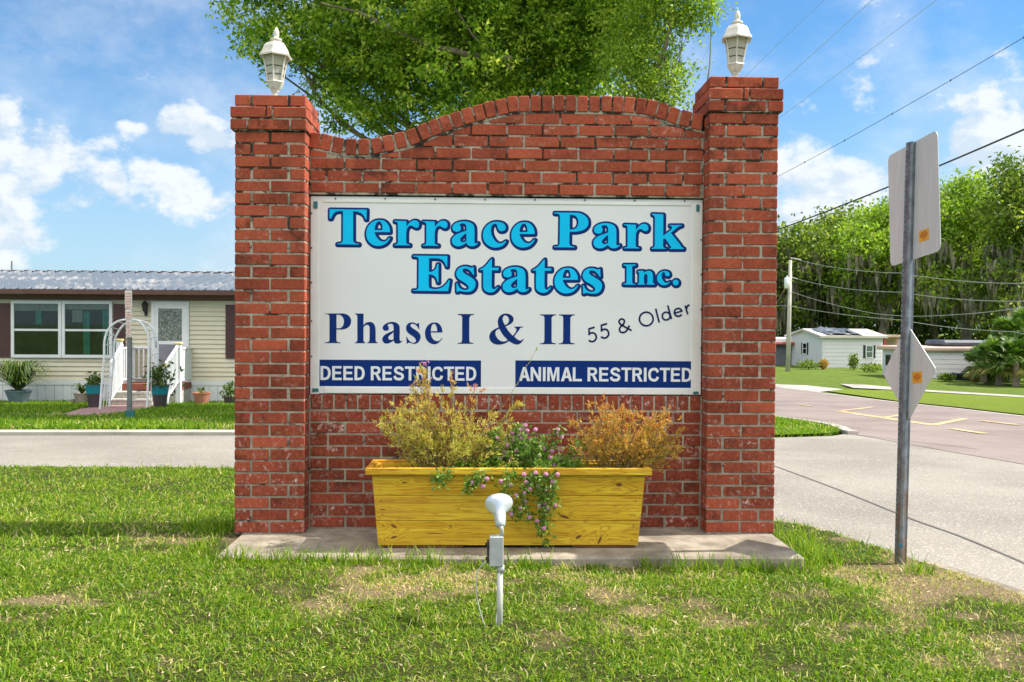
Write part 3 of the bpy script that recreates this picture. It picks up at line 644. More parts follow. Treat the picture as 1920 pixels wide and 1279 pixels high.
# ---------------- lettering
GL = {
 'T': [(13.464, 605, 380), "175,168 1115,180 1108,425 1080,420 1040,330* 960,262* 860,228* 770,220 770,960 800,1012* 850,1033* 915,1043 915,1060 360,1052 365,1035 430,1030* 485,1008* 512,950 515,215 430,215* 320,240* 255,310* 215,400 175,400"],
 'e': [(13.464, 605, 380), "1700,745 1690,640* 1640,540* 1560,465* 1440,440* 1300,465* 1180,560* 1115,680* 1100,790* 1125,920* 1210,1030* 1330,1088* 1450,1090* 1570,1050* 1660,970* 1705,890 1675,890 1610,960* 1530,985* 1440,955* 1370,880* 1325,800* 1310,745", "1310,695 1320,620* 1345,540* 1385,490* 1425,480* 1465,495* 1500,560* 1512,630* 1512,695"],
 'r': [(12.8, 730, 395), "120,245 408,255 410,385 470,310* 545,250* 625,235* 695,270* 715,330* 695,395* 640,412* 585,388* 540,362* 490,365* 440,405* 410,500* 405,760 425,800* 490,818 490,835 120,832 120,818 185,803* 205,765 205,320 180,275* 120,260"],
 'a': [(13.464, 1025, 385), "1195,620* 1210,560* 1280,500* 1400,460* 1540,455* 1660,490* 1730,550* 1755,640* 1757,960* 1765,1010* 1800,1015* 1840,998 1845,1012 1800,1055* 1720,1085* 1640,1080* 1580,1045* 1550,995 1480,1045* 1400,1080* 1300,1085* 1210,1035* 1180,960* 1195,880* 1290,790* 1400,742* 1500,708* 1550,690 1550,600* 1535,540* 1490,510* 1430,505* 1370,535 1400,580* 1410,640* 1385,690* 1320,715* 1240,700* 1203,660*", "1550,750 1480,800* 1410,870* 1390,920* 1410,965* 1460,985* 1520,970* 1550,945"],
 'c': [(12.8, 870, 395), "1000,420* 985,350* 920,295* 800,268* 680,280* 560,350* 475,470* 455,600* 480,720* 560,820* 680,880* 800,885* 920,845* 980,790* 1012,730 992,728 930,770* 850,785* 770,750* 690,640* 650,530* 650,430* 680,350* 740,315* 780,330* 800,385* 820,440* 860,485* 920,492* 980,465*"],
 'P': [(13.464, 1025, 385), "190,185 720,190* 850,205* 970,270* 1035,350* 1050,430* 1035,520* 950,610* 830,655* 700,670* 575,668 570,960 595,1020* 700,1048 700,1065 185,1060 185,1043 280,1035* 325,975 335,290 320,235* 270,212* 190,208", "580,245 660,245* 750,290* 795,380* 795,470* 755,560* 680,605* 580,615"],
 'k': [(13.464, 1155, 385), "905,215 1192,228 1190,772 1300,690 1395,605* 1412,560* 1395,525* 1345,515 1345,500 1655,500 1655,515 1580,540* 1500,600* 1380,700 1600,970 1655,1055* 1705,1085 1705,1105 1350,1105 1350,1090 1388,1072* 1375,1035* 1240,838 1187,858 1185,1040 1205,1072* 1255,1085 1255,1100 895,1100 895,1083 950,1063* 975,1020 980,310 955,262* 905,235"],
 'E': [(13.464, 765, 465), "130,195 995,205 990,475 968,470 930,380* 860,300* 760,265* 530,260 530,605 600,600* 680,550* 720,480* 735,405 770,405 768,870 745,870 720,780* 670,710* 600,675* 525,665 525,960* 545,1010* 620,1035* 750,1035* 880,985* 980,890* 1037,810 1057,815 1015,1090 120,1080 120,1062 220,1055* 265,1000 270,290 250,240* 200,222* 130,215"],
 's': [(13.464, 765, 465), "1655,475 1668,680 1645,680 1590,600* 1520,540* 1450,520* 1390,535* 1380,585* 1420,640* 1520,700* 1640,780* 1695,850* 1705,930* 1670,1030* 1590,1095* 1500,1110* 1380,1100* 1310,1085* 1245,1108 1228,1105 1222,890 1237,890 1290,990* 1370,1050* 1460,1060* 1520,1035* 1530,985* 1490,920* 1390,850* 1290,790* 1225,700* 1220,620* 1270,525* 1360,475* 1450,465* 1530,480* 1590,500* 1630,492*"],
 't': [(12.8, 890, 475), "412,130 412,348 570,348 570,408 410,408 408,780* 425,845* 470,865* 510,840* 553,800 562,812 520,870* 450,925* 370,940* 280,915* 220,860* 205,780* 205,405 118,402 125,388 200,350* 300,260* 370,170*"],
 'I': [(7.111, 1020, 475), "1060,150 1220,150 1220,163 1180,172* 1175,190 1175,390 1185,405* 1218,412 1218,420 1055,416 1055,406 1090,400* 1100,385 1100,185 1090,170* 1060,163"],
 'n': [(7.111, 1020, 475), "1250,235 1328,235 1332,262 1365,240* 1405,235* 1440,258* 1450,300* 1450,390 1472,410 1472,418 1368,418 1368,410 1378,395 1378,300* 1362,275* 1340,282* 1332,310* 1332,395 1345,410 1345,418 1248,418 1248,410 1266,395 1266,262 1250,246"],
 '.': [(7.111, 1020, 475), "1755,352* 1782,363* 1793,390* 1782,417* 1755,428* 1728,417* 1717,390* 1728,363*"],
 '2P': [(15.983, 600, 575), "150,205 600,205* 750,215* 860,270* 925,370* 930,470* 900,560* 820,640* 700,680* 600,688* 495,685 492,1000 510,1045* 560,1065* 620,1072 620,1092 150,1092 150,1072 220,1062* 270,1040* 285,1000 285,310 270,255* 230,228* 150,222", "495,245 580,245* 660,290* 710,380* 715,480* 690,570* 630,635* 560,650* 495,645"],
 '2h': [(15.983, 600, 575), "1045,205 1305,208 1303,560 1370,490* 1450,462* 1540,465* 1610,510* 1650,590* 1665,700* 1668,1000 1680,1050* 1730,1075 1730,1095 1420,1095 1420,1075 1465,1055* 1485,1000 1485,640* 1465,570* 1420,545* 1360,560* 1303,620 1303,1000 1315,1045* 1355,1072 1355,1095 1045,1095 1045,1075 1100,1055* 1120,1000 1118,290 1100,245* 1045,222"],
 '2a': [(14.769, 710, 575), "110,590* 130,530* 220,460* 340,425* 450,430* 540,480* 580,560* 582,900* 590,940* 615,955* 655,935 660,950 600,1005* 520,1025* 450,1005* 415,935 340,985* 250,1022* 160,1010* 105,940* 105,880* 150,800* 240,740* 340,695* 415,660 412,560* 395,500* 350,475* 290,480* 245,510 280,580* 270,640* 210,668* 140,650*", "412,705 350,760* 280,820* 268,870* 300,915* 350,920* 412,905"],
 '2s': [(14.769, 710, 575), "1115,440 1128,625 1115,625 1060,540* 1000,490* 940,475* 890,495* 885,535* 930,590* 1040,660* 1130,740* 1160,820* 1150,900* 1100,985* 1010,1030* 930,1020* 860,1000* 820,1000* 795,1028 780,1028 765,835 780,835 830,920* 900,985* 970,1000* 1025,970* 1025,910* 970,840* 870,770* 790,700* 760,620* 770,530* 830,460* 920,435* 1000,450* 1050,475* 1090,462*"],
 '2e': [(14.769, 710, 575), "1765,715 1755,620* 1710,520* 1640,455* 1550,438* 1440,460* 1340,550* 1290,660* 1285,760* 1310,880* 1380,980* 1470,1030* 1570,1040* 1670,990* 1765,880 1750,868 1690,935* 1620,955* 1540,930* 1480,860* 1450,780* 1445,715", "1443,682 1450,600* 1480,510* 1530,475* 1575,500* 1610,580* 1622,682"],
 '2I': [(13.714, 850, 575), "115,190 525,190 525,212 450,228* 412,280 410,860 425,912* 520,935 520,955 110,955 110,935 200,918* 225,860 228,280 205,230* 115,212"],
 '2&': [(13.714, 850, 575), "1560,512 1800,512 1790,530* 1730,545* 1690,600* 1565,765 1620,820* 1690,865* 1740,870* 1800,825 1812,835 1770,900* 1700,960* 1620,975* 1530,945* 1430,885 1330,945* 1200,975* 1070,965* 970,900* 925,800* 940,700* 1000,620* 1090,565* 1165,530 1145,430* 1150,330* 1200,240* 1290,185* 1390,180* 1490,220* 1545,290* 1540,370* 1480,440* 1340,510 1420,630* 1530,750 1610,640* 1620,590* 1600,545* 1560,530", "1325,472 1280,380* 1270,300* 1300,235* 1345,225* 1400,260* 1430,330* 1420,400* 1370,455*", "1180,565 1110,610* 1080,680* 1110,780* 1180,860* 1260,895* 1340,890* 1400,860 1270,720*"],
}
def contour(sx_, txt, n=6):
    sc_, ox, oy = sx_; P = []; S = []
    for w in txt.split():
        S.append(w.endswith('*')); x, y = w.rstrip('*').split(','); P.append((ox+float(x)/sc_, oy+float(y)/sc_))
    P = np.array(P); m = len(P); out = []
    for i in range(m):
        p1, p2 = P[i], P[(i+1) % m]; ch = p2-p1; L_ = np.linalg.norm(ch)
        def tg(k):
            if not S[k % m]: return ch
            t = P[(k+1) % m]-P[(k-1) % m]; return t/(np.linalg.norm(t)+1e-9)*L_
        if not S[i] and not S[(i+1) % m]: out.append(p1); continue
        t1, t2 = tg(i), tg(i+1)
        for k in range(n):
            t = k/n; out.append((2*t**3-3*t*t+1)*p1+(t**3-2*t*t+t)*t1+(-2*t**3+3*t*t)*p2+(t**3-t*t)*t2)
    return np.array(out)
def glyph(ch, dx=0, dy=0, s=1, bx=0, by=0, tgt=None):
    g = GL[ch]; cs = [contour(g[0], t_) for t_ in g[1:]]
    if tgt:   # place so that left edge and bottom match tgt
        A = cs[0]; l, bt = A[:, 0].min(), A[:, 1].max(); cs = [(c_-(l, bt))*s+tgt for c_ in cs]
    return cs
def toplane(c_, Y): return np.array([(p[0], p[2]) for p in (onY(x, y, BY) for x, y in c_)])
def fill(b, cs, y, thick=.0006):
    P = [[Vector((p[0], p[1], 0)) for p in c_] for c_ in cs]; flat = [p for c_ in cs for p in c_]
    tr = tessellate_polygon(P); n = len(flat)
    fc = []
    for t_ in tr:
        a, c_, d = (flat[k] for k in t_); cr = (c_[0]-a[0])*(d[1]-a[1])-(c_[1]-a[1])*(d[0]-a[0]); fc.append(tuple(t_) if cr > 0 else tuple(t_[::-1]))
    b.add([(p[0], y, p[1]) for p in flat], fc)
def ridge(b, c_, r, y, h):
    n = len(c_); P = np.array(c_)
    for i in range(n):
        p, q_ = P[i], P[(i+1) % n]; t = q_-p; L_ = np.linalg.norm(t)
        if L_ < 1e-6: continue
        nn = np.array([-t[1], t[0]])/L_*r
        b.add([(p[0]-nn[0], y, p[1]-nn[1]), (q_[0]-nn[0], y, q_[1]-nn[1]), (q_[0], y-h, q_[1]), (p[0], y-h, p[1]), (q_[0]+nn[0], y, q_[1]+nn[1]), (p[0]+nn[0], y, p[1]+nn[1])], [(0, 1, 2, 3), (3, 2, 4, 5)])
        m = 12; b.add([(p[0], y-h, p[1])]+[(p[0]+r*math.cos(2*math.pi*k/m), y, p[1]+r*math.sin(2*math.pi*k/m)) for k in range(m)], [(0, 1+k, 1+(k+1) % m) for k in range(m)])
head = [glyph('T'), glyph('e'), glyph('r'), glyph('r', tgt=(792.7, 461.0)), glyph('a', s=.99, tgt=(847.2, 462)), glyph('c'), glyph('e', s=.98, tgt=(958.7, 464.4)),
        glyph('P'), glyph('a'), glyph('r', s=.98, tgt=(1169.9, 466)), glyph('k'), glyph('E'), glyph('s'), glyph('t'), glyph('a', s=1.0, tgt=(942.3, 548)), glyph('t', tgt=(998.2, 549.3)), glyph('e', s=.98, tgt=(1039.7, 550.3)), glyph('s', s=1.0, tgt=(1092.4, 550.9)),
        glyph('I'), glyph('n'), glyph('c', s=.546, tgt=(1232, 534.8)), glyph('.')]
for g_ in head:
    b1 = B(); b2 = B()
    cs = [toplane(c_, BY) for c_ in g_]; fill(b1, cs, BY-.0026)
    for c_ in g_: ridge(b2, toplane(c_+(1.15, 1.05), BY), 4.6*5.45/F, BY-.0008, .0010)
    obj('heading_letter', b1, 'cyan', board); obj('letter_outline', b2, 'navy', board)
for g_ in [glyph('2P'), glyph('2h'), glyph('2a'), glyph('2s'), glyph('2e'), glyph('2I'), glyph('2&'), glyph('2I', tgt=(1012.3, 645.3)), glyph('2I', tgt=(1047.4, 645.4))]: b1 = B(); fill(b1, [toplane(c_, BY) for c_ in g_], BY-.0012); obj('phase_letter', b1, 'navy', board)
b1 = B(); cnt = [0]
def flush():
    global b1
    obj('slogan_letter', b1, 'navyd', board); b1 = B()
def stroke(pts, w, sm=True, closed=False):
    P = np.array(pts, float)
    if sm: P = np.array(smooth(P, 5, closed))
    if closed: P = np.vstack([P, P[:1]])
    Q = toplane(P, BY); T = np.gradient(Q, axis=0)
    if closed: T[0] = T[-1] = Q[1]-Q[-2]
    T /= np.linalg.norm(T, axis=1)[:, None]; nn = np.stack([-T[:, 1], T[:, 0]], -1)*w/2*5.45/F; cnt[0] += 1; y = BY-.0010-.00012*cnt[0]; n = len(Q)
    V = [(p[0], y, p[1]) for p in Q-nn]+[(p[0], y, p[1]) for p in Q+nn]; b1.add(V, [(i, i+1, n+i+1, n+i) for i in range(n-1)])
z5 = lambda L_: [(1090+x/14.209, 560+y/14.209) for x, y in L_]; z6 = lambda L_: [(1190+x/16, 555+y/16) for x, y in L_]
for dx, dy in ((0, 0), (330, -95)):
    stroke(z5([(355+dx, 762+dy), (190+dx, 810+dy)]), 3.5, False); stroke(z5([(205+dx, 800+dy), (205+dx, 975+dy)]), 3.2, False)
    stroke(z5([(202+dx, 965+dy), (245+dx, 920+dy), (310+dx, 910+dy), (370+dx, 945+dy), (398+dx, 1020+dy), (382+dx, 1085+dy), (330+dx, 1135+dy), (260+dx, 1143+dy), (195+dx, 1112+dy)]), 3.4); flush()
stroke(z5([(1340, 850), (1200, 775), (1090, 712), (1025, 665), (1003, 612), (1028, 560), (1080, 542), (1130, 562), (1146, 615), (1112, 688), (1040, 755), (1015, 830), (1050, 888), (1110, 905), (1180, 880), (1230, 810), (1282, 715)]), 3.3); flush()
cir = lambda cx, cy, r, a0=0, a1=360, n=28: [(cx+r*math.cos(R(a0+(a1-a0)*i/n)), cy+r*math.sin(R(a0+(a1-a0)*i/n))) for i in range(n+(0 if a1-a0 == 360 else 1))]
stroke(z6(cir(347, 690, 205)), 3.3, False, True); flush(); stroke(z6([(628, 380), (735, 797)]), 3.2, False); flush(); stroke(z6(cir(943, 603, 117)), 3.2, False, True); stroke(z6([(990, 280), (1103, 692)]), 3.2, False); flush()
stroke(z6(cir(1305, 492, 117, -20, -330)), 3.2, False); stroke(z6([(1200, 512), (1432, 450)]), 2.8, False); flush(); stroke(z6([(1512, 290), (1590, 552)]), 3.2, False); stroke(z6([(1550, 380), (1575, 310), (1642, 268)]), 3.4)
flush()
AR = {'D': ["0,0 32,0 58,8* 72,30* 75,50* 72,70* 58,92* 32,100 0,100", "20,17 30,17 46,23* 54,38* 55,50* 54,62* 46,77* 30,83 20,83"], 'E': ["0,0 68,0 68,17 20,17 20,40 64,40 64,57 20,57 20,83 70,83 70,100 0,100"],
 'S': ["66,30 60,16 42,9 22,13 12,27 20,41 40,50 60,58 67,73 58,87 38,91 15,85 7,68"], 'T': ["0,0 76,0 76,17 48,17 48,100 28,100 28,17 0,17"], 'R': ["0,0 42,0 62,6* 71,28* 66,47* 52,55 78,100 54,100 34,59 20,58 20,100 0,100", "20,17 38,17 48,20* 51,29* 48,38* 38,42 20,42"],
 'I': ["0,0 20,0 20,100 0,100"], 'C': ["72,33 62,15 42,10 20,18 11,38 11,62 20,82 42,90 62,85 73,66"], 'A': ["29,0 51,0 82,100 60,100 53,77 27,77 20,100 -2,100", "33,60 47,60 40,26"], 'N': ["0,0 20,0 58,64 58,0 77,0 77,100 57,100 19,36 19,100 0,100"],
 'M': ["0,0 28,0 45,66 62,0 90,0 90,100 71,100 71,26 53,100 37,100 19,26 19,100 0,100"], 'L': ["0,0 20,0 20,83 68,83 68,100 0,100"]}
AD = dict(D=86, E=82, S=83, T=83, R=86, I=32, C=87, A=86, N=91, M=104, L=76); AW = dict(D=75, E=70, S=76, T=76, R=78, I=20, C=80, A=82, N=77, M=90, L=68)
for (a, c_, d, e), txt, (tx0, ty0, tx1, ty1) in (((599, 676, 902, 724), 'DEED RESTRICTED', (601, 686.3, 893, 714)), ((966, 677.5, 1297.5, 726), 'ANIMAL RESTRICTED', (973.3, 688.3, 1297, 716))):
    u, v = PX(a, e); w, z = PX(d, c_); ban = obj('banner', B().box(u, w, BY-.0006, BY+.001, v, z), 'navy', board)
    U0, Z1 = PX(tx0, ty0); U1, Z0 = PX(tx1, ty1); adv = 0; cur = []
    for chh in txt:
        if chh == ' ': adv += 34; continue
        cur.append((chh, adv)); adv += AD[chh]
    tot = adv-(AD[txt[-1]]-AW[txt[-1]]); k1 = (U1-U0)/tot; k2 = (Z1-Z0)/100
    for chh, a_0 in cur:
        cs = []
        if chh in 'SC':
            P = np.array(smooth([tuple(float(q_) for q_ in w.split(',')) for w in AR[chh][0].split()], 5)); T = np.gradient(P, axis=0); T /= np.linalg.norm(T, axis=1)[:, None]; nn = np.stack([-T[:, 1], T[:, 0]], -1)*9.6; cs = [np.vstack([P+nn, (P-nn)[::-1]])]
        else: cs = [contour((1, 0, 0), t_, 5) for t_ in AR[chh]]
        cs = [np.c_[U0+(c0[:, 0]+a_0)*k1, Z1-c0[:, 1]*k2] for c0 in cs]; nb_ = B(); fill(nb_, cs, BY-.0016); obj('letter', nb_, 'letter', board)

# ------------------------------------------------------------------ pillar lanterns
def lantern(x, y, z, rz, tilt, label):
    r = empty('post_lantern', (x, y, z), label, 'lantern', 'lanterns on the two brick pillars'); r.rotation_euler = (tilt[0], tilt[1], rz); r.scale = (1.07, 1.07, 1.1)
    obj('base', B().lathe([(.036, 0), (.036, .006), (.026, .012), (.013, .024), (.011, .036), (.018, .046), (.022, .052)], 20), 'lampwhite', r, True)
    obj('bowl', B().lathe([(.020, .050), (.034, .066), (.046, .088), (.050, .094), (.047, .099), (.030, .099)], 6), 'lampwhite', r)
    prof = [(.042, .099), (.046, .13), (.052, .165), (.060, .20), (.069, .232)]
    fr = B()
    for k in range(6):
        an = k*math.pi/3; fr.tube([(q[0]*math.cos(an), q[0]*math.sin(an), q[1]) for q in prof], .0042, 6)
    obj('frame', fr, 'lampwhite', r)
    g = obj('glass', B().lathe([(q[0]-.003, q[1]) for q in prof], 6, cap=False), 'lglass', r)
    bars = B()
    for zz_ in (.135, .175):
        rr_ = np.interp(zz_, [q[1] for q in prof], [q[0] for q in prof])-.001; P = [(rr_*math.cos(k*math.pi/3), rr_*math.sin(k*math.pi/3), zz_) for k in range(7)]
        for a, c_ in zip(P, P[1:]): bars.tube([a, c_], .0018, 4)
    obj('bar', bars, 'black', g)
    roof = obj('roof', B().lathe([(.066, .231), (.087, .224), (.089, .232), (.074, .252), (.072, .258), (.066, .276), (.052, .294), (.030, .305), (.022, .309)], 6), 'lampwhite', r)
    obj('finial', B().lathe([(.022, .308), (.031, .314), (.031, .320), (.016, .326), (.012, .332), (.015, .340), (.0155, .356), (.010, .372), (.003, .382)], 16), 'lampwhite', roof, True)
    return r
lantern(XL+.185, .15, .008+36*C_-J+.002, R(30), (R(-1), R(1.5)), 'white hexagonal lantern on the shorter pillar, in front of the tree crown')
lantern(XR+.178, .15, .008+38*C_-J+.002, R(20), (R(0), R(2)), 'white hexagonal lantern on the taller pillar against open sky')

# ------------------------------------------------------------------ wooden planter
zb_, zt_ = .016, .418; yb0, yt0 = -.345, -.385; yb1, yt1 = -.15, -.115
pxc = (-.555*0+onY(709, 1025, yb0)[0]+onY(1196, 1025, yb0)[0])/2
hb = (onY(1196, 1025, yb0)[0]-onY(709, 1025, yb0)[0])/2; ht = (onY(1209, 897, yt0)[0]-onY(695.5, 897, yt0)[0])/2
KNOTS = []
for kx, ky, ax, az_, s in ((1160, 908, .022, .012, .1), (759, 904, .014, .006, .3), (718, 955, .020, .004, -.1), (738, 987, .020, .010, -1.2), (738, 1008, .022, .008, .8), (1058, 969, .034, .010, -1.1), (1085, 1008, .020, .012, .8), (1125, 1014, .014, .018, 1.2), (815, 1001, .06, .003, .05), (845, 987, .008, .006, 0)):
    p = onY(kx, ky, -.36); KNOTS.append((p[0]-pxc, p[2], ax, az_, s))
M = Mat('planter_timber'); oc = M.n('ShaderNodeTexCoord').outputs['Object']; sx = M.n('ShaderNodeSeparateXYZ'); M.l(oc, sx.inputs[0])
c, g2 = timber(M, oc, sx); M.base(c); M.set(.6, 0, .35); M.bump(g2, .25, .003); MT['timber'] = M.m
MT['oldwood'] = plain('dark_runner_wood', (.16, .07, .02), .8, var=.3)
pr_ = empty('wooden_planter', (pxc, -.24, 0), 'long yellow timber planter box on the slab below the sign', 'planter')
org = np.array([pxc, -.24, 0])
def lerp(a, c_, t): return a+(c_-a)*t
b = B(); S2 = B()
for k in range(3):
    t0, t1 = k/3, (k+1)/3; za, zb2 = lerp(zb_, zt_, t0)+.0015, lerp(zb_, zt_, t1)-.0015
    for side_, (ya, yb_, yc, yd) in ((0, (lerp(yb0, yt0, t0), lerp(yb0, yt0, t1), .022, .022)),):
        V = [(pxc-lerp(hb, ht, t0), ya, za), (pxc+lerp(hb, ht, t0), ya, za), (pxc+lerp(hb, ht, t1), yb_, zb2), (pxc-lerp(hb, ht, t1), yb_, zb2)]
        V2 = [(v[0], v[1]+.022, v[2]) for v in V]; b.add(np.array(V+V2)-org, [(0, 1, 2, 3), (7, 6, 5, 4), (0, 4, 5, 1), (3, 2, 6, 7), (0, 3, 7, 4), (1, 5, 6, 2)])
        y2 = [lerp(yb1, yt1, t0), lerp(yb1, yt1, t1)]
        V = [(pxc-lerp(hb, ht, t0), y2[0]-.022, za), (pxc+lerp(hb, ht, t0), y2[0]-.022, za), (pxc+lerp(hb, ht, t1), y2[1]-.022, zb2), (pxc-lerp(hb, ht, t1), y2[1]-.022, zb2)]
        V2 = [(v[0], v[1]+.022, v[2]) for v in V]; S2.add(np.array(V+V2)-org, [(0, 1, 2, 3), (7, 6, 5, 4), (0, 4, 5, 1), (3, 2, 6, 7), (0, 3, 7, 4), (1, 5, 6, 2)])
obj('front_board', b, 'timber', pr_); obj('back_board', S2, 'timber', pr_)
for sg in (-1, 1):
    b = B()
    for k in range(3):
        t0, t1 = k/3, (k+1)/3; za, zb2 = lerp(zb_, zt_, t0)+.0015, lerp(zb_, zt_, t1)-.0015
        xa, xb = sg*(lerp(hb, ht, t0)-.003), sg*(lerp(hb, ht, t1)-.003); w = -sg*.02
        V = [(pxc+xa, lerp(yb0, yt0, t0)+.023, za), (pxc+xa, lerp(yb1, yt1, t0)-.023, za), (pxc+xb, lerp(yb1, yt1, t1)-.023, zb2), (pxc+xb, lerp(yb0, yt0, t1)+.023, zb2)]
        V2 = [(v[0]+w, v[1], v[2]) for v in V]; b.add(np.array(V+V2)-org, [(0, 1, 2, 3), (7, 6, 5, 4), (0, 4, 5, 1), (3, 2, 6, 7), (0, 3, 7, 4), (1, 5, 6, 2)])
    obj('side_board', b, 'timber', pr_)
RX = ht+.030; rm = B(); w_ = .030
rm.cbox(-RX, RX, yt0-.026+.24, yt0-.026+w_+.24, zt_-.022, zt_+.013, .003); rm.cbox(-RX, RX, yt1+.026-w_+.24, yt1+.026+.24, zt_-.022, zt_+.013, .003)
for sg in (-1, 1): rm.cbox(min(sg*RX, sg*(RX-w_)), max(sg*RX, sg*(RX-w_)), yt0-.026+w_+.002+.24, yt1+.026-w_-.002+.24, zt_-.023, zt_+.012, .003)
obj('rim', rm, 'timber', pr_)
nl = B()
for k in range(3):
    for sgn in (-1, 1):
        for dz_ in (.03, .105):
            zz0 = zb_+(zt_-zb_)*k/3+dz_; tt0 = (zz0-zb_)/(zt_-zb_); obj('nail_head', B().lathe([(.0035, 0), (.0035, .001)], 8, Matrix.Translation((sgn*(lerp(hb, ht, tt0)-.035), lerp(yb0, yt0, tt0)+.24-.0004, zz0))@Matrix.Rotation(R(90), 4, 'X')), 'oldwood', pr_)
obj('soil', B().box(-ht+.03, ht-.03, yt0+.03+.24, yt1-.03+.24, zt_-.09, zt_-.05), plain('potting_soil', (.05, .035, .022), .95, var=.4, bump=.6), pr_)
for xa, xb in ((713, 868), (1073, 1190)):
    u = onY(xa, 1028, yb0)[0]-pxc; v = onY(xb, 1028, yb0)[0]-pxc; obj('runner', B().cbox(u, v, yb0+.01+.24, yb1-.01+.24, 0.001, .0145, .002), 'oldwood', pr_)
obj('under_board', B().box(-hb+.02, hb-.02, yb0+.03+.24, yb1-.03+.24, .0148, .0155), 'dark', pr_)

# ------------------------------------------------------------------ plants
def arcs(base, tip, sag, n=10):
    t = np.linspace(0, 1, n)[:, None]; return base*(1-t)+tip*t+np.array([0, 0, sag])*(t*(1-t)*4)
def wispy(name, label, cat, x, y, spread, hts, m, nst=60, cx=0, group=None, spires=(), lf=95):
    r = empty(name, (x, y, zt_-.05), label, cat, group); st = B(); P = []; D = []; RR = []
    tips = []
    for i in range(nst):
        a = random.uniform(-1, 1); h = hts(a)*random.uniform(.4, 1.12); tips.append(np.array([a*spread+cx, random.uniform(-.16, .13), h]))
    tips += [np.array(s_) for s_ in spires]
    for k, tp in enumerate(tips):
        bs = np.array([np.clip(tp[0]*.3, -spread*.5, spread*.5)+random.uniform(-.05, .05), tp[1]*.35, 0]); A = arcs(bs, tp, random.uniform(-.02, .07), 9); A += RNG.normal(0, .010, A.shape)*np.linspace(0, 1, 9)[:, None]
        st.tube(A, np.linspace(.0026, .0007, 9), 4, False)
        for q_ in range(2, 9):
            for _ in range(random.randint(1, 2)):
                dr = unit((A[q_]-A[q_-1])+RNG.normal(0, .35, 3)*np.linalg.norm(A[q_]-A[q_-1])); L_ = random.uniform(.03, .09)*(1.15-q_/12); S_ = np.array([A[q_]+dr*L_*t+np.array([0, 0, .012*t*t]) for t in (0, .35, .7, 1)])
                if k % 2 == 0: st.tube(S_, [.0012, .001, .0008, .0005], 3, False)
                n = int(lf/10); t_ = RNG.uniform(.05, 1.1, n); pp = A[q_]+dr*L_*t_[:, None]; P.append(pp+RNG.normal(0, .003, pp.shape)); D.append(unit(dr*1.0+RNG.normal(0, .55, pp.shape)+np.array([0, 0, .3])))
                RR.append(np.clip(RNG.normal(.38+.42*np.clip((A[q_][2])/.5, 0, 1)*random.uniform(.4, 1.2), .14, n), 0, .97))
    P = np.concatenate(P); D = np.concatenate(D); RR = np.concatenate(RR); n = len(P)
    obj('stems', st, 'stem', r); fastmesh('foliage', leafquads(P, D, RNG.uniform(.013, .030, n), RNG.uniform(.004, .0085, n)), 4, m, r, RR)
    return r
def hprof(xs_, hs): return lambda a: float(np.interp(a, xs_, hs))
yc_ = -.24
def pxm(px): return onY(px, 880, yc_)[0]
def pzm(py): return onY(950, py, yc_)[2]-(zt_-.05)
h1 = wispy('wispy_shrub', 'tall wispy yellow-green shrub with rusty tips at the left end of the planter', 'shrub', pxm(835), yc_, .355, hprof([-1, -.75, -.4, 0, .4, .8, 1], [.26, .36, .37, .40, .34, .30, .18]), 'heath', 84, .0,
    spires=[(pxm(790)-pxm(835)+random.uniform(-.03, .03), random.uniform(-.04, .03), random.uniform(.45, pzm(692))) for _ in range(9)]+[(pxm(848)-pxm(835)+random.uniform(-.01, .01), .0, pzm(720)) for _ in range(3)]+[(pxm(968)-pxm(835), .0, pzm(757)+random.uniform(-.03, 0)) for _ in range(3)]+[(pxm(890)-pxm(835), 0, pzm(735)) for _ in range(2)])
sp = B(); tip = np.array([pxm(1005)-pxm(835), .06, pzm(655)]); A = arcs(np.array([.12, .02, .1]), tip, -.03, 8); sp.tube(A, np.linspace(.0015, .0006, 8), 4, False); obj('long_stem', sp, 'stem', h1)
pts = RNG.uniform(0, 1, 60); pp = np.array([A[int(3+t*4.9)]*(1-(t*4.9) % 1)+A[min(7, int(4+t*4.9))]*((t*4.9) % 1) for t in pts]); fastmesh('foliage', leafquads(pp, unit(RNG.normal(0, .5, pp.shape)+(.6, 0, .6)), RNG.uniform(.008, .016, 60), RNG.uniform(.002, .004, 60)), 4, 'heath', h1, RNG.uniform(.2, .6, 60))
h2 = wispy('wispy_shrub', 'rust-tipped wispy shrub at the right end of the planter', 'shrub', pxm(1165), yc_, .29, hprof([-1, -.6, -.2, .2, .6, 1], [.27, .36, .35, .32, .34, .27]), 'heath_red', 84, .02)
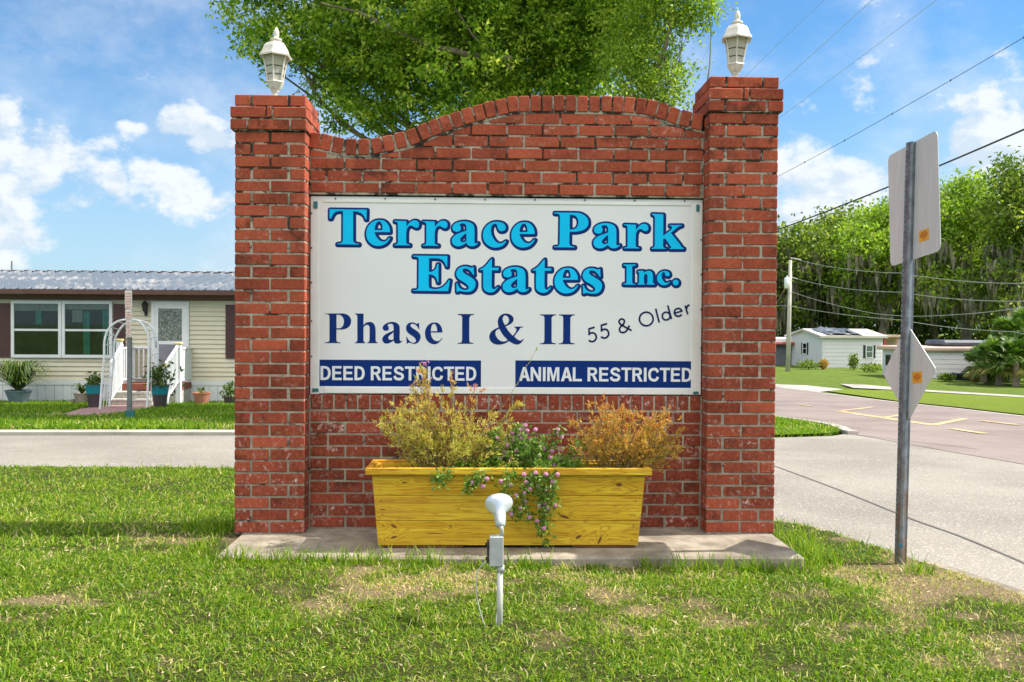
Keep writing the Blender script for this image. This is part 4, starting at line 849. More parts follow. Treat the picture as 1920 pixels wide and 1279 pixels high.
# lantana: mounded centre plus trailing stems
lx_, ly_ = pxm(980), -.29; lt = empty('trailing_lantana', (lx_, ly_, zt_-.03), 'lantana with pink flower heads spilling over the front of the planter', 'flowering plant')
P = []; D = []; ST2 = B(); FL = []; CEN = []
def Lp(px, py, Y): p = onY(px, py, Y); return np.array([p[0]-lx_, Y-ly_, p[2]-(zt_-.03)])
trail = [[(985, 880, -.33), (1000, 895, -.43), (1012, 930, -.44), (1018, 970, -.43), (1020, 1015, -.42)], [(960, 880, -.33), (955, 895, -.43), (945, 925, -.44), (960, 950, -.44), (975, 968, -.43)], [(990, 885, -.33), (985, 900, -.43), (980, 940, -.44), (995, 975, -.43)],
         [(930, 885, -.33), (900, 893, -.43), (885, 905, -.44), (878, 912, -.44)], [(1010, 880, -.33), (1030, 892, -.43), (1036, 920, -.44), (1034, 948, -.43)], [(860, 885, -.33), (830, 892, -.43), (824, 905, -.43)], [(940, 860, -.25), (925, 835, -.28), (930, 810, -.3)], [(970, 860, -.25), (965, 830, -.28), (972, 806, -.3)], [(1000, 860, -.25), (1030, 840, -.28), (1048, 806, -.3)], [(990, 870, -.28), (1000, 840, -.32), (1015, 825, -.33)], [(1045, 870, -.28), (1070, 850, -.30), (1090, 838, -.3)], [(1000, 880, -.3), (1012, 905, -.44), (1022, 945, -.45), (1016, 990, -.44)], [(970, 870, -.25), (985, 850, -.33), (1010, 880, -.37)]]
flow = [(950, 835), (962, 825), (978, 822), (992, 826), (1012, 832), (946, 848), (966, 846), (998, 844), (1020, 842), (1036, 846), (952, 872), (968, 882), (1014, 868), (1040, 872), (940, 880), (972, 815), (985, 798), (1042, 812), (1052, 820), (960, 812), (975, 806), (990, 808), (1003, 806), (1046, 806), (930, 822), (938, 860), (957, 860), (982, 836), (1008, 855), (1030, 858), (975, 868), (987, 862), (993, 875), (912, 898), (940, 903), (957, 910), (885, 905), (905, 912), (984, 890), (988, 905), (1005, 887), (1025, 890), (1034, 903), (992, 918), (1010, 912), (1024, 918), (983, 925), (1022, 945), (1042, 948), (1010, 950), (1028, 952), (960, 965), (975, 952), (1008, 978), (992, 970), (985, 940), (968, 930), (1045, 890), (1018, 990)]
for tr_ in trail:
    A = np.array(smooth([Lp(*q_) for q_ in tr_], 5)); ST2.tube(A, np.linspace(.003, .0012, len(A)), 4, False)
    for q_ in A:
        n = 17; pp = q_+RNG.normal(0, .018, (n, 3)); pp[:, 1] = np.minimum(pp[:, 1], q_[1]+.006); P.append(pp); D.append(unit(RNG.normal(0, 1, (n, 3))+(0, -.4, .2)))
for _ in range(620):
    u = random.uniform(-1, 1); q_ = np.array([u*.33-.03, random.uniform(-.06, .16), random.uniform(-.02, .05)+.20*math.exp(-((u-.08)/.32)**2)*random.random()]); n = 6; P.append(q_+RNG.normal(0, .014, (n, 3))); D.append(unit(RNG.normal(0, 1, (n, 3))+(0, -.4, .5)))
P = np.concatenate(P); D = np.concatenate(D); n = len(P); obj('stems', ST2, 'stem', lt); fastmesh('foliage', leafquads(P, D, RNG.uniform(.014, .032, n), RNG.uniform(.009, .018, n)), 4, 'lantana', lt, np.clip(RNG.beta(2, 2.5, n), 0, 1))
V = []; RR = []
for fx_, fy_ in flow:
    c0 = Lp(fx_+random.uniform(-2, 2), fy_, -.30-.15*(fy_ > 883)); n = 34; dv = unit(RNG.normal(0, 1, (n, 3))+(0, -.5, .3)); P_ = c0+dv*.009; s_ = unit(np.cross(dv, RNG.normal(size=(n, 3)))); t_ = np.cross(dv, s_); w = .0078
    V.append(np.stack([P_-s_*w, P_-t_*w+dv*.002, P_+s_*w, P_+t_*w+dv*.002], 1).reshape(-1, 3)); RR.append(RNG.uniform(0, 1, n))
fastmesh('flower_heads', np.concatenate(V), 4, 'petal', lt, np.concatenate(RR))
V = []; 
for px_, py_, root in ((890, 728, h1), (1222, 787, h2), (797, 683, h1)):
    c0 = onY(px_, py_, yc_); n = 24; pp = c0+RNG.normal(0, .008, (n, 3)); o = fchild('blossom', leafquads(pp, unit(RNG.normal(0, .5, (n, 3))+(0, 0, .8)), RNG.uniform(.008, .014, n), RNG.uniform(.004, .007, n)), 4, MT['petal'] if 'redpetal' not in MT else MT['redpetal'], root, RNG.uniform(0, .4, n))

# ------------------------------------------------------------------ garden spotlight on a stake
gx_, gy_, gz_ = gp(937, 1180); dpt = (np.array([gx_, gy_, gz_])-CAM)@fw; s_ = dpt/F
sl = empty('garden_spotlight', (gx_, gy_, gz_), 'grey spotlight on a short conduit stake in the lawn, aimed at the sign', 'spotlight'); o0 = np.array([gx_, gy_, gz_])
def zz2(py): return at(937, py, dpt)[2]-gz_
def xx2(px): return at(px, 1000, dpt)[0]-gx_
obj('stake', B().tube([(0, 0, -.08), (-.001, 0, zz2(1055))], .0125, 14).tube([(-.016, -.004, -.05), (-.012, -.002, zz2(1150))], .004, 6), 'pvc', sl, True)
hx0, hx1, hz0, hz1 = xx2(918), xx2(944), zz2(1060), zz2(1004)
bx = obj('junction_box', B().cbox(hx0, hx1, -.022, .022, hz0, hz1, .003), 'grey', sl)
obj('box_cover', B().cbox(hx0-.010, hx0-.0015, -.019, .019, hz0+.012, hz1-.018, .002).cbox(hx0-.017, hx0-.0105, -.008, .008, hz1-.04, hz1-.028, .002).cbox(hx0-.015, hx0-.0105, -.007, .007, hz0+.02, hz0+.035, .002), 'black', bx)
obj('conduit_collar', B().tube([(.002, 0, zz2(1072)), (.002, 0, zz2(1059))], .0155, 14), 'pvc', sl, True)
obj('cable', B().tube(smooth([(hx0-.012, -.01, hz0+.02), (hx0-.05, -.015, hz0-.03), (hx0-.045, -.02, hz0-.14), (hx0-.005, -.02, hz0-.26), (-.02, -.015, .02), (-.02, -.015, -.05)], 5), .0028, 6), 'pvc', sl, True)
obj('swivel', B().tube([(.006, 0, zz2(1005)), (.006, 0, zz2(993)), (.002, -.004, zz2(985))], [.011, .008, .009], 10), 'pvc', sl, True)
Mx = Matrix.Translation((.001, .0, zz2(986)))@Matrix.Rotation(R(-50), 4, 'X')@Matrix.Rotation(R(-3), 4, 'Y')
obj('socket', B().lathe([(.012, -.004), (.018, .002), (.021, .018), (.024, .046), (.0245, .058), (.020, .060)], 20, Mx), 'grey', sl, True)
obj('bulb', B().lathe([(.018, .058), (.022, .066), (.034, .080), (.050, .098), (.056, .110), (.0575, .116), (.0565, .121), (.040, .126), (.001, .128)], 28, Mx), 'bulb', sl, True)

# ------------------------------------------------------------------ road sign post on the right
bx_, by_, bz_ = gp(1688, 1062); dps = (np.array([bx_, by_, bz_])-CAM)@fw; base = np.array([bx_, by_, bz_]); top = at(1710, 267, dps); 
sp_ = empty('road_sign_post', tuple(base), 'galvanised channel post with two road signs seen from behind', 'road sign')
ax_ = unit(top-base); Lp_ = np.linalg.norm(top-base); PHI = R(-84)       # signs run from far left to near right
tdir = np.array([math.cos(PHI), math.sin(PHI), 0]); tdir = unit(tdir-ax_*(tdir@ax_)); ndir = unit(np.cross(ax_, tdir))       # ndir: away from the backs (towards the traffic)
if ndir[1] < 0: ndir = -ndir
Bm = Matrix(((tdir[0], ndir[0], ax_[0], 0), (tdir[1], ndir[1], ax_[1], 0), (tdir[2], ndir[2], ax_[2], 0), (0, 0, 0, 1)))
vd = -unit(np.array([base[0]-CAM[0], base[1]-CAM[1], 0])); wd_ = unit(np.cross(ax_, vd))
Bp = Matrix(((wd_[0], -vd[0], ax_[0], 0), (wd_[1], -vd[1], ax_[1], 0), (wd_[2], -vd[2], ax_[2], 0), (0, 0, 0, 1)))
ch = B(); prof = [(-.030, .0), (-.022, -.002), (-.014, -.016), (-.006, -.026), (.006, -.026), (.014, -.016), (.022, -.002), (.030, 0), (.030, .003), (.021, .002), (.013, -.012), (.005, -.022), (-.005, -.022), (-.013, -.012), (-.021, .002), (-.030, .003)]
n = len(prof); V = np.array([(p[0], p[1], -.25) for p in prof]+[(p[0], p[1], Lp_) for p in prof]); ch.add(xf(Bp, V), [(i, (i+1) % n, (i+1) % n+n, i+n) for i in range(n)]+[tuple(range(n-1, -1, -1)), tuple(range(n, 2*n))]); obj('post', ch, 'galv', sp_)
hl = B()
for k in range(82): hl.lathe([(.0036, 0), (.0036, .0008)], 8, Bp@Matrix.Translation((-.0262, -.0026, .03+k*(Lp_-.05)/82))@Matrix.Rotation(R(75), 4, 'X'))
obj('punched_holes', hl, 'black', sp_)
obj('paint_mark', B().lathe([(.010, 0), (.010, .001)], 12, Bp@Matrix.Translation((0, -.0262, .115))@Matrix.Rotation(R(90), 4, 'X')), 'blue', sp_)
def plate(poly, rot, zc, xc, nm, bold=True):
    Mm = Bm@Matrix.Translation((xc, .012, zc))@Matrix.Rotation(rot, 4, 'Y'); b = B(); b.prism(poly, 0, .003, M=Mm); o = obj(nm, b, 'alum', sp_); 
    return o, Mm
def rrect(hx, hz, r, n=6):
    P = []
    for cx_, cz_, a0 in ((hx-r, hz-r, 0), (-hx+r, hz-r, 90), (-hx+r, -hz+r, 180), (hx-r, -hz+r, 270)): P += [(cx_+r*math.cos(R(a0+90*k/n)), cz_+r*math.sin(R(a0+90*k/n))) for k in range(n+1)]
    return P[::-1]
zrc = (at(1713, 377, dps)-base)@ax_; zdc = (at(1708, 697, dps)-base)@ax_
o1, M1 = plate(rrect(.238, .312, .035), R(-5.5), zrc, .004, 'rectangular_sign')
dm = rrect(.180, .180, .018); o2, M2 = plate(dm, R(40), zdc, .004, 'diamond_sign')
def sticker(Mm, px, pz, hw, hh, par, rot=0):
    T_ = Mm@Matrix.Translation((px, -.0008, pz))@Matrix.Rotation(rot, 4, 'Y'); s = obj('sticker', B().box(-hw, hw, 0, .0006, -hh, hh, M=T_), 'yellow', par)
    p_b = B(); 
    for i, (w, z) in enumerate(((.5, .55), (.75, .25), (.75, 0), (.6, -.25), (.25, -.6))): p_b.box(-hw*w, hw*w, -.0004, -.0001, hh*z-hh*.09, hh*z+hh*.09, M=T_)
    obj('print', p_b, 'orange', par)
sticker(M1, .095, -.205, .045, .030, o1); 
sticker(M2@Matrix.Rotation(R(-45), 4, 'Y'), .085, -.035, .045, .030, o2)
bt = B()
for Mm, zs in ((M1, (.24, -.24)), (M2@Matrix.Rotation(R(-45), 4, 'Y'), (.16, -.16))):
    for z in zs: bt.lathe([(.008, -.022), (.008, -.030), (.004, -.034)], 8, Mm@Matrix.Translation((-.03, 0, z))@Matrix.Rotation(R(90), 4, 'X'))
obj('bolt', bt, 'galvgrey', sp_)

# ------------------------------------------------------------------ trees
def limb(b, p0, p1, r0, r1, bend=.1, n=7, k=8):
    t = np.linspace(0, 1, n)[:, None]; L_ = np.linalg.norm(p1-p0); w = RNG.normal(0, bend*L_*.3, 3); A = p0*(1-t)+p1*t+w*np.sin(t*np.pi)+RNG.normal(0, .012*L_, (n, 3))*np.sin(t*np.pi); b.tube(A, np.linspace(r0, r1, n), k, False); return A
def crownpts(blobs, dens_, clr, lpc, hollow=.35):
    C_s = []
    for c0, rad in blobs:
        rad = np.broadcast_to(rad, 3); n = max(3, int(dens_*rad[0]*rad[1]*rad[2]*4.2)); v = unit(RNG.normal(size=(n, 3))); rr_ = RNG.uniform(hollow**3, 1, n)**(1/3)*(.82+.3*RNG.uniform(0, 1, n)); C_s.append(np.asarray(c0)+v*rad*rr_[:, None])
    C_s = np.concatenate(C_s); n = len(C_s); P = np.repeat(C_s, lpc, 0)+RNG.normal(0, 1, (n*lpc, 3))*np.repeat(clr*RNG.uniform(.6, 1.3, n), lpc)[:, None]*(1, 1, .7)
    return C_s, P, np.repeat(RNG.normal(0, .2, n), lpc)
def tree(name, label, base, blobs, m, ls, dens_, clr, lpc, tr_r, group=None, moss=0, mossL=1.5, limbs=None, down=.1, mmin=None, hollow=.35, trunk_h=.5, back=0):
    base = np.asarray(base, float); r = empty(name, base, label, 'tree', group); bk = B()
    cen = np.mean([np.asarray(c0) for c0, _ in blobs], 0); tip = base+(cen-base)*trunk_h; tip[2] = base[2]+(cen[2]-base[2])*trunk_h; tip[1] += back
    limb(bk, base-(0, 0, .3)-base, tip-base, tr_r*1.15, tr_r*.7, .12, 8, 10)
    for c0, rad in blobs:
        A = limb(bk, tip-base+RNG.normal(0, .1, 3), np.asarray(c0)-base, tr_r*.45, tr_r*.08, .25, 8, 6)
        for _ in range(5):
            q_ = A[random.randint(4, 7)]; limb(bk, q_, q_+RNG.normal(0, 1, 3)*np.mean(rad)*.6, tr_r*.07, tr_r*.015, .3, 5, 4)
    if limbs:
        for P0, P1, a, c_ in limbs: limb(bk, np.asarray(P0)-base, np.asarray(P1)-base, a, c_, .12, 9, 8)
    obj('trunk', bk, 'bark', r, True)
    cs, P, cr_ = crownpts(blobs, dens_, clr, lpc, hollow); n = len(P); D = unit(RNG.normal(0, 1, (n, 3))-(0, 0, down)); l_ = RNG.uniform(.7, 1.3, n)*ls
    hb_ = (P[:, 2]-P[:, 2].min())/(np.ptp(P[:, 2])+1e-6)
    fastmesh('crown', leafquads(P, D, l_, l_*RNG.uniform(.42, .6, n))-base, 4, m, r, np.clip(RNG.beta(2.2, 2.2, n)+cr_, 0, 1))
    if moss:
        k = cs[RNG.integers(0, len(cs), moss)]; k = k+RNG.normal(0, .4, k.shape)
        if mmin is not None: k = k[k[:, 2] < mmin]
        n = len(k); V = []; 
        for q_ in k:
            L_ = random.uniform(.4, 1)*mossL; ns = 7
            for _ in range(ns):
                o_ = q_+RNG.normal(0, .16*mossL/1.5, 3)*(1, 1, .4); w = random.uniform(.04, .10)*mossL/1.5; th = random.uniform(0, math.pi); s2 = np.array([math.cos(th), math.sin(th), 0])*w; l2 = L_*random.uniform(.5, 1); dr = RNG.normal(0, .06, 3)*L_
                mid_ = o_+dr-(0, 0, l2*.5); V += [o_-s2*.6, o_+s2*.6, mid_+s2, mid_-s2, mid_-s2, mid_+s2, o_+dr-(0, 0, l2)+s2*.1, o_+dr-(0, 0, l2)-s2*.1]
        fastmesh('spanish_moss', np.array(V)-base, 4, 'moss', r, RNG.uniform(0, 1, len(V)//4))
    return r
D1 = 17.5
def bl(px, py, r, d=D1, dd=0): return (at(px, py, d+dd), r)
b1_ = [bl(470, 20, .5), bl(480, 75, .38), bl(500, 120, .3), bl(630, 215, .42), bl(600, 45, 1.15), bl(525, 60, .75, dd=-.4), bl(500, -20, .95), bl(690, 150, 1.15, dd=.5), bl(650, 190, .7), bl(750, 50, 1.6), bl(860, 110, 1.5, dd=-.5), bl(950, 0, 1.8), bl(1000, 110, 1.4), bl(1080, 20, 1.5), bl(1100, 130, 1.1, dd=.6), bl(790, 180, .85), bl(720, 225, .45), bl(920, 180, 1.0), bl(1030, 190, .9),
       bl(1180, -20, 1.2), bl(600, -170, 1.8), bl(800, -200, 2.4, dd=1), bl(1000, -200, 2.4), bl(1150, -150, 1.8), bl(700, -380, 2.2), bl(900, -430, 2.6), bl(1080, -370, 2.2), bl(880, 40, 1.6, dd=2), bl(1040, 60, 1.6, dd=2), bl(700, 60, 1.5, dd=2), bl(560, 130, .45), bl(1170, 90, .6)]
tb = at(1092, 640, D1); tb[2] = G(tb[0], tb[1])
tree('oak_tree', 'large dense green oak behind the brick sign, spreading over its whole arch', tb, b1_, 'oak', .092, 12, .14, 56, .17, 'trees behind the brick sign', moss=60, mossL=.5, limbs=[(at(1092, 330, D1), at(1088, 60, D1), .13, .07), (at(960, 110, D1-1.), at(690, 30, D1-1.2), .06, .03), (at(690, 30, D1-1.2), at(600, 5, D1-1.), .03, .015), (at(960, 130, D1-.9), at(850, 10, D1-1.2), .04, .015)], hollow=.2, trunk_h=.55, back=2.2)
b2_ = [bl(1245, 40, .55, 15.5), bl(1215, 110, .5, 15.5), bl(1255, 120, .38, 15.5), bl(1300, 35, .35, 15.5), bl(1230, 170, .45, 15.5), bl(1262, 185, .28, 15.5), bl(1180, 150, .5, 15.5), bl(1290, 5, .5, 15.5), bl(1230, -80, .9, 15.5), bl(1160, 60, .5, 15.8), bl(1210, 215, .4, 15.5), bl(1300, -60, .5, 15.5)]
tb = at(1200, 640, 15.5); tb[2] = G(tb[0], tb[1])
tree('young_oak_tree', 'thin airy pale green tree beside the large oak, left of the taller pillar', tb, b2_, 'oakL', .065, 60, .15, 60, .05, 'trees behind the brick sign', limbs=[(at(1215, 210, 15.4), at(1262, 25, 15.4), .055, .03)], trunk_h=.6)
# far oaks on the right, hung with moss
def farbl(px, py, r, d, dd=0): return (at(px, py, d+dd), r)
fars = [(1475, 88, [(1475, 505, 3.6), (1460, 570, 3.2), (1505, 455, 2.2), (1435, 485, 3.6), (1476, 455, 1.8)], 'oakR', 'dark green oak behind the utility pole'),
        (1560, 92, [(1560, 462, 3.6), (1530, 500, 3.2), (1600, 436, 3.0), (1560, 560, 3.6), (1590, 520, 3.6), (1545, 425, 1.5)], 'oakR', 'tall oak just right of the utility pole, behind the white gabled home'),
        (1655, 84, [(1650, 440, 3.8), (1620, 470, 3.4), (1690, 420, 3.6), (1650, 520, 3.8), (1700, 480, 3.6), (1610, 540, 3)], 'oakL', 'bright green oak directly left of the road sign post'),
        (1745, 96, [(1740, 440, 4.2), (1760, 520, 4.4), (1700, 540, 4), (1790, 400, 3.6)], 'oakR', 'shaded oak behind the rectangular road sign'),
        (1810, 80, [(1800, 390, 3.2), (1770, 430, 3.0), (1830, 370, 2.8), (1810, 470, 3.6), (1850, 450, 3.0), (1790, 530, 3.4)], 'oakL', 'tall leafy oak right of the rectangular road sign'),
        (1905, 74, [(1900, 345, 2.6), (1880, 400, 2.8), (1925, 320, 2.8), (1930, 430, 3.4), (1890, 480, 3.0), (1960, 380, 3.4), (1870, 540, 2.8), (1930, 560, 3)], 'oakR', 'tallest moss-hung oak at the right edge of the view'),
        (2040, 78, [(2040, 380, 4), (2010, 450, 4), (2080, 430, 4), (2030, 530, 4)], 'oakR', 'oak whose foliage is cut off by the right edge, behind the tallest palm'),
        (1400, 90, [(1360, 500, 4), (1405, 520, 4), (1340, 560, 4), (1425, 560, 3.4)], 'oakR', 'oak whose crown edge just shows beside the taller pillar, left of the utility pole')]
for px, d, bs, m, lab in fars:
    tb = at(px, 690, d); tb[2] = G(tb[0], tb[1]); zz_m = at(px, 480, d)[2]
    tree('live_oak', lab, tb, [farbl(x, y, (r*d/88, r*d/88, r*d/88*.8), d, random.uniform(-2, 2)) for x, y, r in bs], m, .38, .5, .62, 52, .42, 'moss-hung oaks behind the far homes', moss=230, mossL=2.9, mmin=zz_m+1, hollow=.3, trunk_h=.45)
# understorey bushes that close the view under the crowns
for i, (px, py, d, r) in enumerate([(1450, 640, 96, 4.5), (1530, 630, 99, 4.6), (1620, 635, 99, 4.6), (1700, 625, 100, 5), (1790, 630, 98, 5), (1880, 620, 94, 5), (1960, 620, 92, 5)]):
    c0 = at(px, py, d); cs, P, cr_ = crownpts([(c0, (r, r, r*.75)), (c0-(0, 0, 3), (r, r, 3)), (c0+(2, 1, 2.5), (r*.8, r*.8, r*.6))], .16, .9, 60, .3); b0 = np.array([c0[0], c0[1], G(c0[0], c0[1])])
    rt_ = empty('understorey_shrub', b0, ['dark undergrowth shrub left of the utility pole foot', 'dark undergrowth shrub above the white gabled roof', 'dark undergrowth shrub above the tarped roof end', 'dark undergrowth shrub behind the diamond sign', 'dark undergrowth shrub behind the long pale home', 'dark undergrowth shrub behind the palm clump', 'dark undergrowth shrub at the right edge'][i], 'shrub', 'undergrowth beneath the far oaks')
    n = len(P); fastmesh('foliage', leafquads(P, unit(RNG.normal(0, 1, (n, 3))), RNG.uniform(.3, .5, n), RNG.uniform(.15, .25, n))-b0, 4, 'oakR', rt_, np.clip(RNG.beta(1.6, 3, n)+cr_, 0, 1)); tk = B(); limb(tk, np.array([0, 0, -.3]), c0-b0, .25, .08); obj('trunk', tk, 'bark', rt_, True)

MT['tarp'] = plain('tarp_and_rib_shade', (.09, .105, .13), .6, var=.4, sc=.8)  # dark tone, also worn by the painted shade along the roof ribs
# ------------------------------------------------------------------ beige mobile home (left)
HD = 22.4; HY = HD-5.2716
def hx(px): return onY(px, 620, HY)[0]
def hz_(py): return onY(220, py, HY)[2]
MT['siding'] = plain('beige_siding', (.68, .62, .46), .55, var=.05, sc=1.5); MT['maroon'] = plain('maroon_shutter', (.085, .035, .032), .5, var=.1); MT['brown'] = plain('brown_fascia', (.13, .06, .045), .5, var=.1)
M = Mat('metal_roof'); c = M.mix(M.rng(M.noise(1.1, 8, .72, stretch=(.6, 1.4, 1)), .48, .66, 0, .7), (.13, .155, .185), (.44, .41, .38)); c = M.mix(M.rng(M.noise(9, 4), .4, .65, 0, .35), c, (.10, .12, .15)); M.base(c); M.set(.6, .15); MT['mroof'] = M.m
M = Mat('window_glass'); tb_ = M.n('ShaderNodeBsdfTransparent'); tb_.inputs[0].default_value = (.80, .86, .84, 1); gl_ = M.n('ShaderNodeBsdfGlossy'); gl_.inputs['Roughness'].default_value = .03; fr_ = M.n('ShaderNodeFresnel'); fr_.inputs[0].default_value = 1.42
mx_ = M.n('ShaderNodeMixShader'); M.l(M.math('ADD', fr_.outputs[0], .01), mx_.inputs[0]); M.l(tb_.outputs[0], mx_.inputs[1]); M.l(gl_.outputs[0], mx_.inputs[2]); M.l(mx_.outputs[0], M.t.nodes['Material Output'].inputs[0]); MT['glass'] = M.m
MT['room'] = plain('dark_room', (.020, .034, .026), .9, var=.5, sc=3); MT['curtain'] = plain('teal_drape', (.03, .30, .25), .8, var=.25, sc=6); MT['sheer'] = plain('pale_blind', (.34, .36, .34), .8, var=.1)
MT['_'] = plain('teal_curtain', (.05, .22, .19), .7, var=.3, sc=20)
X0, X1 = hx(-190), hx(565); zf_, ze = hz_(713), hz_(557); gz0 = float(G(hx(200), HY))
hm = empty('mobile_home', (X0, HY, gz0), 'beige sided mobile home with metal roof and maroon shutters, left of the sign', 'house'); ho = np.array([X0, HY, gz0])
b = B(); n = int(round((ze-zf_)/.106)); st = (ze-zf_)/n
for k in range(n): z0 = zf_+k*st; b.add([(X0, HY-.036, z0), (X1, HY-.036, z0), (X1, HY-.004, z0+st), (X0, HY-.004, z0+st), (X0, HY+.0, z0), (X1, HY+.0, z0)], [(0, 1, 2, 3), (4, 5, 1, 0)])
b.box(X0, X1, HY, HY+7, zf_, ze); child('wall', b, 'siding', hm)
b = B(); b.box(X0, X1, HY-.035, HY+.01, hz_(722), hz_(713)+.0)
xk = X0
while xk < X1: b.box(xk, min(xk+.19, X1), HY-.02, HY+.0, gz0-.2, hz_(722)-.002); xk += .2
b.box(X0, X1, HY+.002, HY+.02, gz0-.2, hz_(722)); child('skirting', b, 'white', hm)
RD = 3.5; ry0, ry1 = HY-.42, HY+RD; rz0 = onY(220, 543, ry0)[2]; rz1 = onY(220, 511, ry1)[2]; b = B()
b.add([(X0-.4, ry0, rz0), (X1+.4, ry0, rz0), (X1+.4, ry1, rz1), (X0-.4, ry1, rz1), (X1+.4, HY+7.4, rz0), (X0-.4, HY+7.4, rz0)], [(0, 1, 2, 3), (3, 2, 4, 5)])
xk = X0-.4
while xk < X1+.4:
    w = .02
    for dx, h_ in ((0, .06), (.15, .02)):
        b.add([(xk+dx-w, ry0, rz0), (xk+dx, ry0, rz0+h_), (xk+dx+w, ry0, rz0), (xk+dx-w, ry1, rz1), (xk+dx, ry1, rz1+h_), (xk+dx+w, ry1, rz1)], [(0, 1, 4, 3), (1, 2, 5, 4), (0, 2, 1)])
    xk += .305
rf = child('roof', b, 'mroof', hm); b = B(); xk = X0-.4
while xk < X1+.4: b.add([(xk-.045, ry0, rz0+.010), (xk-.021, ry0, rz0+.010), (xk-.021, ry1, rz1+.010), (xk-.045, ry1, rz1+.010), (xk-.045, ry0, rz0), (xk-.021, ry0, rz0)], [(0, 1, 2, 3), (4, 5, 1, 0)]); xk += .305  # thin dark strips painting the shade beside each roof rib
child('rib_shade', b, 'tarp', rf); rc = B()
xk = X0
while xk < X1: rc.box(xk, xk+.20, ry1-.06, ry1+.06, rz1+.022, rz1+.045); xk += .305
rc.box(X0-.4, X1+.4, ry1-.08, ry1+.08, rz1+.002, rz1+.0225); child('ridge_cap', rc, 'brown', rf)
child('fascia', B().box(X0-.4, X1+.4, ry0-.02, ry0+.01, onY(220, 552, ry0)[2], rz0-.002), 'brown', hm)
fzb = onY(220, 552, ry0)[2]; child('soffit', B().box(X0-.4, X1+.4, ry0+.012, HY-.002, fzb+.004, fzb+.02), 'brown', hm); child('frieze', B().box(X0, X1, HY-.05, HY-.0385, hz_(563), fzb+.002), 'brown', hm)
def window(px0, px1, py0, py1, frame=None):
    f = B(); xa, xb, za, zb = hx(px0), hx(px1), hz_(py1), hz_(py0); w = .07; y0, y1 = HY-.095, HY-.01
    f.box(xa, xb, y0, y1, zb-w, zb); f.box(xa, xb, y0, y1, za, za+w); f.box(xa, xa+w, y0, y1, za+w, zb-w); f.box(xb-w, xb, y0, y1, za+w, zb-w); zm = hz_(619.5); f.box(xa+w, xb-w, y0+.01, y1, zm-.025, zm+.025)
    wd2 = child('window', f, 'white', hm); child('pane', B().box(xa+w, xb-w, HY-.082, HY-.079, za+w, zm-.026).box(xa+w, xb-w, HY-.086, HY-.083, zm+.026, zb-w), 'glass', wd2)
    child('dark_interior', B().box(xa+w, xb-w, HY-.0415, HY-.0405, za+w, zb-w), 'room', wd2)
    return xa, xb, za, zb, wd2
for a, c_ in ((24, 118), (119, 213)):
    xa, xb, za, zb, wd2 = window(a, c_, 565, 671)
    def folds(x_0, x_1, z_0, z_1, m, nm):
        n = max(4, int((x_1-x_0)/.03)); q_ = np.linspace(x_0, x_1, n); b = B(); V = [(u, HY-.056-.014*math.sin(k*1.9+z_0), z_) for z_ in (z_0, z_1) for k, u in enumerate(q_)]; b.add(V, [(k, k+1, n+k+1, n+k) for k in range(n-1)]); child(nm, b, m, wd2)
    wv = xb-xa
    if a < 100: folds(xa+.08, xb-.08, zb-.24, zb-.08, 'sheer', 'blind'); folds(xa+wv*.48, xa+wv*.60, zb-.55, zb-.24, 'curtain', 'drape')
    else: folds(xa+.08, xb-.08, zb-.20, zb-.08, 'sheer', 'blind'); folds(xa+wv*.42, xa+wv*.55, za+.08, zb-.24, 'curtain', 'drape'); folds(xa+wv*.80, xb-.10, za+.08, zb-.22, 'curtain', 'drape'); folds(xa+wv*.20, xa+wv*.40, zb-.50, zb-.22, 'sheer', 'blind')
xs1 = hx(150)
for a, c_ in ((-1, 22), (214.5, 236), (424, 446)):
    xa, xb, za, zb = hx(a), hx(c_), hz_(671), hz_(570); b = B(); b.box(xa, xb, HY-.058, HY-.012, za, zb); zm = (za+zb)/2
    for z0, z1 in ((za+.06, zm-.03), (zm+.03, zb-.06)):
        k = z0
        while k < z1: b.box(xa+.05, xb-.05, HY-.066, HY-.057, k, k+.025); k += .05
    child('shutter', b, 'maroon', hm)
# door
f = B(); xa, xb, za, zb = hx(285), hx(355.5), hz_(718), hz_(565); w = .085; f.box(xa, xa+w, HY-.065, HY-.01, za, zb); f.box(xb-w, xb, HY-.065, HY-.01, za, zb); f.box(xa+w, xb-w, HY-.065, HY-.01, zb-w, zb)
child('door_frame', f, 'white', hm)
xa, xb, zb = xa+w+.002, xb-w-.002, zb-w-.002; f = B(); s2 = .075; zm = hz_(642); f.box(xa, xa+s2, HY-.055, HY-.012, za, zb); f.box(xb-s2, xb, HY-.055, HY-.012, za, zb); f.box(xa+s2, xb-s2, HY-.055, HY-.012, zb-s2, zb); f.box(xa+s2, xb-s2, HY-.055, HY-.012, zm-.04, zm+.04)
dr_ = child('door', f, 'white', hm); child('lower_panel', B().box(xa+s2, xb-s2, HY-.048, HY-.013, za, zm-.042), plain('grey_door_panel', (.22, .22, .25), .5), dr_)
M = Mat('lace_glass'); M.base(M.mix(M.rng(M.noise(28, 6, .8), .45, .6), (.10, .12, .10), (.34, .36, .33))); M.set(.25); MT['lace'] = M.m
child('glass', B().box(xa+s2, xb-s2, HY-.048, HY-.013, zm+.042, zb-s2), 'lace', dr_); child('handle', B().box(xa+.02, xa+.045, HY-.07, HY-.041, zm-.12, zm+.04), 'black', dr_)
